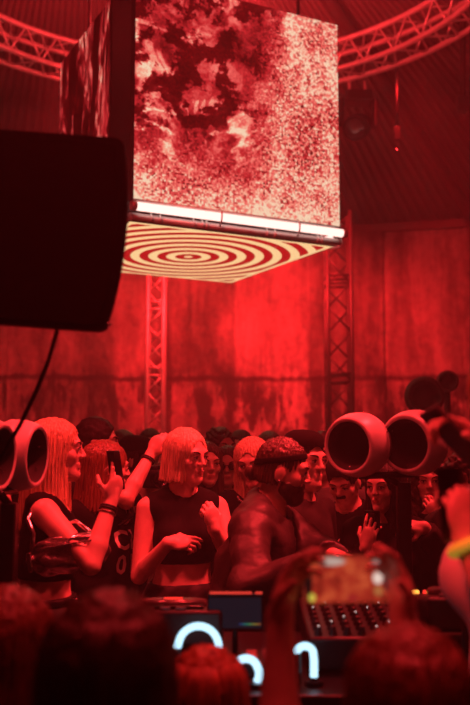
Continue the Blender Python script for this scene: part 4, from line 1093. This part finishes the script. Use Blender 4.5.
# people right of the DJ
K = Person('broad man in dark T-shirt standing right behind the DJ, wearing black cap', at(305, 462, 4.05), -128, False, STAGE, 2, head=(-10, 0, 0), fine=.006, coarse=.013)
K.body(); K.top(CHAR, 'tee', hem=.88, loose=.01); K.trousers(DDENIM); K.shoes(); K.hair(BLACKH, length=.04, width=.081, back=.073, open_=.062, front=0, fringe=.08, ears=True); cap(K, BLACK, False)
M1 = Person('man with moustache and dark beanie looking down, below the horn beside the DJ', at(344, 482, 4.55), 150, False, STAGE, 6, head=(4, -20, 0), fine=.0055, coarse=.013)
M1.arm('R', at(352, 535, 4.35), at(330, 580, 4.5), (.6, -.2, -.5), (.2, .8, -.2), curl=.7)
M1.body(); M1.top(BLACK, 'tee', hem=.88); M1.trousers(DDENIM); M1.shoes(); M1.hair(BLACKH, length=.04, width=.081, back=.073, open_=.062, front=0, fringe=.08, ears=True); cap(M1, CHAR, False)
M1.garment('moustache', {'head'}, .005, BLACKH, [(M1.hc + M1.Hd @ V(0, 0, -.036), M1.Hd @ V(0, 0, 1)), (M1.hc + M1.Hd @ V(0, 0, -.053), M1.Hd @ V(0, 0, -1)), (M1.hc + M1.Hd @ V(0, .070, 0), M1.Hd @ V(0, -1, 0)), (M1.hc + M1.Hd @ V(.026, 0, 0), M1.Hd @ V(1, 0, 0)), (M1.hc + M1.Hd @ V(-.026, 0, 0), M1.Hd @ V(-1, 0, 0))], (), (), .0008, 90, coarse=.0045)
N1 = Person('woman in black with black hair holding up a phone, left of the right stand', at(384, 487, 4.0), 160, True, STAGE, 0, head=(-18, -4, 0), fine=.005, coarse=.012)
N1.arm('R', at(366, 547, 3.8), at(340, 610, 3.9), (.25, -.1, 1), (.5, .85, .1), curls=(.25, .35, .5, .65), spread=.12, thumb=.2)
N1.body(); N1.top(BLACK, 'long', hem=.8, off=.02, name='hoodie'); N1.trousers(BLACK); N1.shoes(); N1.hair(BLACKH, length=.22, width=.094, back=.09, flare=.03, open_=.047, front=.03, fringe=.098)
c = N1.hand_pt('R', .0, .09, .028); ph = thing('phone', c, 'phone held up by the woman in black beside the right stand', 'phone')
m = MB(); m.box(c, (.074, .009, .15), Matrix((N1.R @ rotz(D(-20))).tolist()), .004); m.build('case', GLOSS, ph)
m = MB(); m.box(c + V(.0, -.008, .05), (.026, .005, .03), Matrix((N1.R @ rotz(D(-20))).tolist()), .003); m.build('camera_bump', BLACKMET, ph)
O1 = Person('woman with long dark curly hair raising her hand to her mouth, under the right horn', at(429, 481, 4.4), 176, True, STAGE, 0, head=(-6, -4, 0), fine=.0052, coarse=.012)
O1.arm('L', at(437, 519, 4.2), at(462, 590, 4.3), (-.35, -.1, .9), (-.3, .9, .2), curl=.9)
O1.body(); O1.top(BLACK, 'long', hem=.8, off=.02); O1.trousers(DDENIM); O1.shoes(); O1.hair(CURLH, length=.24, width=.098, back=.09, flare=.045, open_=.05, front=.03, fringe=.08, curly=.008)
P1 = Person('person in dark coat with arm bent, between the right stand and the wristband', at(464, 480, 3.95), 140, True, STAGE, 0, head=(0, -4, 0), fine=.007, coarse=.013)
P1.arm('R', at(424, 527, 3.75), at(452, 575, 3.75), (-1, -.1, .1), (0, .6, -.8), curl=.9)
P1.body(); P1.top(CHAR, 'long', hem=.7, off=.024, name='coat'); P1.trousers(DDENIM); P1.shoes(); P1.hair(CURLH, length=.13, width=.094, back=.088, flare=.03, open_=.05, front=.02, fringe=.075, curly=.008)
R1 = Person('man in dark T-shirt behind the left horns, bare forearm hanging down', at(4, 466, 4.1), -70, False, STAGE, 0, head=(0, 0, 0), fine=.007, coarse=.012)
R1.arm('R', at(16, 592, 3.85), at(-12, 570, 3.7), (.5, .2, -.9), (.3, .9, .2), curl=.6)
R1.body(); R1.top(CHAR, 'tee', hem=.86, loose=.01, sleeves=.72); R1.trousers(DDENIM); R1.shoes(); R1.hair(BLACKH, length=.035, width=.08, back=.07, open_=.062, front=0, fringe=.08, ears=True)
# blonde at the right edge, phone raised in one hand, a banded wrist in the other
RB = Person('tall blonde in white top at the right edge, glowing yellow wristband, raising two hands', at(512, 402, 2.0), 100, True, STAGE, 0, head=(-66, 0, 0), fine=.005, coarse=.011)
RB.arm('R', at(486, 453, 1.93), at(520, 560, 2.0), (-.62, -.05, .62), (-.65, -.38, -.65), curl=.75, thumb=.4)
RB.arm('L', at(466, 540, 1.86), at(500, 900, 1.70), (-.06, .1, 1), (-.45, .9, .0), curl=1.0)
RB.body(); RB.top(WHITE, 'tee', hem=.9, off=.014); RB.trousers(DENIM); RB.shoes(); h = RB.hair(BLOND, length=.3, width=.098, back=.095, flare=.035, open_=.048, front=.03, fringe=.098)
RB.strands(h, BLOND, 80, .31, .1, .096, .002, .035, (40, 320), seed=21)
RB.bracelet('L', mat('yellow_wristband', (.70, .62, .05), .5, emit=((.8, .55, .05), .28)), .012, .011, name='wristband')
c = RB.hand_pt('R', .0, .075, .028); ph = thing('phone', c, 'grey phone raised over the right horns by the blonde at the right edge', 'phone')
wr, Hh, hk = RB.arms['Rh']; Rph = np.stack([RB.R @ Hh[:, 0], RB.R @ Hh[:, 1], RB.R @ Hh[:, 2]], 1)
m = MB(); m.box(c, (.078, .16, .010), Matrix(Rph.tolist()), .004); m.build('case', mat('grey_phone_case', (.10, .085, .085), .7), ph)
m = MB(); m.box(c + Rph @ V(.015, .05, .007), (.03, .035, .005), Matrix(Rph.tolist()), .003); m.build('camera_bump', BLACKMET, ph)
c = RB.hand_pt('L', .0, .075, .026); ph = thing('phone', c, 'black phone in the wristbanded hand at the right edge', 'phone')
wr, Hh, hk = RB.arms['Lh']; Rph = np.stack([RB.R @ Hh[:, 0], RB.R @ Hh[:, 1], RB.R @ Hh[:, 2]], 1)
m = MB(); m.box(c, (.074, .15, .009), Matrix(Rph.tolist()), .004); m.build('case', GLOSS, ph)
m = MB(); m.box(c + Rph @ V(.015, .045, .006), (.026, .03, .005), Matrix(Rph.tolist()), .003); m.build('camera_bump', BLACKMET, ph)
# ------------------------------------------------------------------ crowd farther back
BK = [(24, 452, 5.6, -120, 0, BLACKH, .035, CHAR, 'man with short black hair in the back crowd, above the left horns'),
      (124, 449, 6.2, -140, 1, BRUN, .22, BLACK, 'dark-haired woman in the back crowd, just left of the raised forearm'),
      (150, 447, 6.8, 170, 0, BLACKH, .04, GREYC, 'man in grey T-shirt in the back crowd, above the photo camera'),
      (240, 449, 6.6, 170, 0, BLACKH, .035, CHAR, 'man with short dark hair in the back crowd, left of the long-haired blonde'),
      (270, 450, 6.3, -165, 1, BRUN, .18, BLACK, 'dark-haired woman in the back crowd, between the blonde and the DJ'),
      (323, 456, 5.1, 165, 0, CURLH, .05, GREYC, 'man in grey T-shirt showing between the DJ and the horn'),
      (366, 466, 5.6, 175, 1, BLACKH, .2, BLACK, 'woman with straight black hair in the back, below the gap between the right horns'),
      (409, 470, 5.3, -170, 0, BLACKH, .035, CHAR, 'man with black hair in the back, behind the right speaker stand'),
      (446, 456, 5.6, 172, 1, CURLH, .12, GREYC, 'woman with short curly hair in the back, under the raised grey phone'),
      (466, 462, 6.2, 165, 0, BLACKH, .035, BLACK, 'man in black in the back crowd by the right edge')]
for px, py, Y, yaw, fem, hm, ln, tm, lab in BK:
    q = Person(lab, at(px, py, Y), yaw, bool(fem), STAGE, 0, head=(RNG.uniform(-15, 15), -3, 0), fine=.0075, coarse=.017)
    q.body(); q.top(tm, 'tee', hem=.88); q.trousers(DDENIM); q.shoes()
    q.hair(hm, length=ln, width=.088 if fem else .081, back=.08 if fem else .072, flare=.015 if fem else 0, open_=.05 if fem else .062, front=.025 if fem else 0, fringe=.096 if fem else .08, ears=not fem, curly=.007 if hm is CURLH else 0.)
# ------------------------------------------------------------------ audience in front of the booth
T1 = Person('dark silhouetted audience member with long brown hair, large in the lower left', at(108, 683, 1.32), 4, True, 0, fine=.007, coarse=.013)
T1.body(); T1.top(BLACK, 'tee'); T1.trousers(DDENIM); T1.shoes(); h = T1.hair(BRUN, length=.32, width=.094, back=.09, flare=.035, open_=.05, front=.02, fringe=.08, amp=.004)
T1.strands(h, BRUN, 90, .33, .095, .091, .0022, .035, (70, 290), seed=31)
U1 = Person('audience member with auburn hair in the bottom left corner', at(8, 654, 1.72), -8, True, 0, fine=.007, coarse=.013)
U1.body(); U1.top(CHAR, 'tee'); U1.trousers(DDENIM); U1.shoes(); h = U1.hair(AUBURN, length=.3, width=.094, back=.09, flare=.02, open_=.05, front=.02, fringe=.08, amp=.004)
U1.strands(h, AUBURN, 70, .31, .095, .091, .0022, .02, (70, 290), seed=33)
V1 = Person('audience member with messy red hair, below the broad glowing hoop', at(207, 702, 1.92), 2, True, 0, fine=.007, coarse=.013)
V1.body(); V1.top(CHAR, 'tee'); V1.trousers(DDENIM); V1.shoes(); h = V1.hair(REDH, length=.16, width=.084, back=.08, flare=.014, open_=.05, front=.02, fringe=.08, amp=.005, curly=.004)
V1.strands(h, REDH, 120, .19, .088, .084, .0024, .018, (50, 310), seed=35, out=.008)
W1 = Person('audience member with dark red hair filming the booth with a lit phone', at(405, 712, 1.36), 8, True, 0, fine=.006, coarse=.012)
W1.arm('L', at(280, 617, 1.67), at(262, 1000, 1.55), (.28, .1, 1), (.75, -.5, .1), curls=(.5, .5, .6, .7), thumb=.5)
W1.arm('R', at(403, 617, 1.68), at(425, 1000, 1.55), (-.12, .1, 1), (-.8, -.5, .1), curls=(.5, .5, .6, .7), thumb=.5)
W1.body(); W1.top(BLACK, 'tee', sleeves=.5); W1.trousers(DDENIM); W1.shoes(); h = W1.hair(mat('hair_dark_red', (.26, .09, .055), .36, noise=((110, 110, 6), .45), bump=HB), length=.3, width=.094, back=.09, flare=.02, open_=.05, front=.02, fringe=.08, amp=.004)
W1.strands(h, MATS['hair_dark_red'], 90, .31, .095, .091, .0022, .02, (70, 290), seed=37)
pc = at(347, 578, 1.70); ph = thing('phone', pc, 'big phone with lit red screen held sideways in front of the mixer', 'phone')
pw, phh = 90 * 1.70 / FPX, 48 * 1.70 / FPX; Rp = Matrix.Rotation(D(-10), 3, 'X') @ Matrix.Rotation(D(-1), 3, 'Y')
m = MB(); m.box(pc, (pw, .009, phh), Rp, .004); m.build('case', GLOSS, ph)
def phone_mat():
    t = NT('phone_live_picture'); o = t.n('ShaderNodeTexCoord').outputs['Generated']; s = t.sep(o)
    n = t.noise(t.vmath('MULTIPLY', o, (7, 1, 4)), 1, 3, .6)
    col = t.ramp(n, [(.25, (.10, .006, .004)), (.5, (.45, .03, .015)), (.75, (.75, .12, .04))])
    def spot(x, z, rx, rz, c, prev):
        d = t.math('SQRT', t.math('ADD', t.math('POWER', t.math('DIVIDE', t.math('SUBTRACT', s[0], x), rx), 2.), t.math('POWER', t.math('DIVIDE', t.math('SUBTRACT', s[2], z), rz), 2.)))
        q = t.n('ShaderNodeMixRGB'); t.put(q.inputs[0], t.mapr(d, .6, 1.1, 1., 0.)); t.put(q.inputs[1], prev); q.inputs[2].default_value = (*c, 1); return q.outputs[0]
    col = spot(.33, .86, .17, .10, (.6, .42, .36), col)
    for x, z, rx, rz, c in ((.84, .52, .065, .14, (1, .75, .65)), (.83, .80, .06, .12, (.30, .22, .20)), (.84, .26, .06, .12, (.5, .16, .05)), (.93, .5, .03, .3, (.02, .015, .02)), (.06, .5, .05, .6, (.01, .004, .004)), (.10, .12, .045, .1, (.75, .6, .08)), (.55, .12, .08, .06, (.4, .02, .02))):
        col = spot(x, z, rx, rz, c, col)
    return t.emission(col, .8)
m = MB(); m.box(pc + V(0, -.0055, -.001), (pw * .96, .002, phh * .93), Rp); m.build('screen', phone_mat(), ph)
# ------------------------------------------------------------------ light
def spot(loc, tgt, energy, size=60, blend=.6, col=(1, .03, .025), rad=.15):
    l = bpy.data.lights.new('stage_and_added_spot', 'SPOT'); l.energy = energy; l.spot_size = D(size); l.spot_blend = blend; l.color = col; l.shadow_soft_size = rad
    o = bpy.data.objects.new('stage_and_added_spot', l); COL.objects.link(o); o.location = Vector(loc)
    o.rotation_euler = (Vector(tgt) - Vector(loc)).to_track_quat('-Z', 'Y').to_euler(); return o
def area(loc, tgt, energy, size=1., col=(1, .03, .025)):
    l = bpy.data.lights.new('added_wash', 'AREA'); l.energy = energy; l.size = size; l.color = col
    o = bpy.data.objects.new('added_wash', l); COL.objects.link(o); o.location = Vector(loc)
    o.rotation_euler = (Vector(tgt) - Vector(loc)).to_track_quat('-Z', 'Y').to_euler(); return o
RED = (1, .032, .036)
spot((1.5, 3.0, 5.9), (-.5, 3.7, 1.7), 1750, 28, .7, RED, .2)          # from the ring: key on the people left of the DJ
spot((-2.0, 3.4, 5.9), (-.3, 3.7, 1.7), 900, 30, .7, RED, .2)
spot((2.4, 4.4, 5.9), (.85, 4.0, 1.7), 1700, 34, .8, RED, .2)
spot((-.6, 7.0, 5.2), (0, 5.0, 1.8), 160, 80, .9, RED, .25)             # low light on the crowd farther back
spot((.6, 4.4, 6.0), (.12, 1.4, 1.4), 700, 50, .8, RED, .25) 
spot((-1.1, .4, 4.4), (.56, 1.86, 1.68), 520, 11, .8, RED, .15)            # over the audience
spot((.3, 9.8, 6.0), (.3, 13.4, 2.3), 2500, 84, 1., (1, .018, .022), .3)          # wall washers on the far side of the ring
spot((-1.9, 9.4, 6.0), (-2.6, 13.0, 2.2), 900, 80, 1., (1, .018, .022), .3)
spot((1.9, 9.4, 6.0), (3.6, 13.0, 2.2), 620, 80, 1., (1, .018, .022), .3)
area((-.3, 7.4, 5.6), (-.3, 7.4, 9), 430, 1.2, RED)                      # added unseen uplight above the cube, brightens ring truss and roof
area((.1, 1.7, 4.9), (.1, 3.9, 1.5), 42, 1.6, RED)                      # added frontal fill over the booth, softens the shadows on faces
spot((-.9, 2.6, 5.6), (.05, 6.3, 3.52), 700, 22, .9, RED, .15)         # added spot without a fixture, reddens the lower rim of the cube
# haze
hz = MB()
ar = [wallpt(a, WR - .25) for a in np.linspace(.03, PI - .03, 41)]
ar = [V(ar[0][0], .7)] + ar + [V(ar[-1][0], .7)]
lo_ = [hz.bm.verts.new((*p, .02)) for p in ar]; hi_ = [hz.bm.verts.new((*p, 6.6)) for p in ar]; hz.bm.faces.new(lo_[::-1]); hz.bm.faces.new(hi_)
for i in range(len(ar)): hz.bm.faces.new((lo_[i], lo_[(i + 1) % len(ar)], hi_[(i + 1) % len(ar)], hi_[i]))
t = NT('stage_haze'); vs_ = t.n('ShaderNodeVolumeScatter'); vs_.inputs['Color'].default_value = (1, 1, 1, 1); vs_.inputs['Density'].default_value = .018; vs_.inputs['Anisotropy'].default_value = .25
t.nt.links.new(vs_.outputs[0], t.out.inputs['Volume'])
hz.build('haze', t.m, kind='stuff', label='thin stage haze filling the room', cat='haze')
wd = bpy.data.worlds.new('world'); SC.world = wd; wd.use_nodes = True
wd.node_tree.nodes['Background'].inputs[0].default_value = (1, .02, .02, 1); wd.node_tree.nodes['Background'].inputs[1].default_value = .012
SC.view_settings.view_transform = 'Standard'; SC.view_settings.look = 'None'; SC.view_settings.gamma = 1; SC.view_settings.use_curve_mapping = False; SC.view_settings.exposure = 0
SC.cycles.use_denoising = True; SC.cycles.max_bounces = 6; SC.cycles.volume_bounces = 0; SC.cycles.sample_clamp_indirect = 4
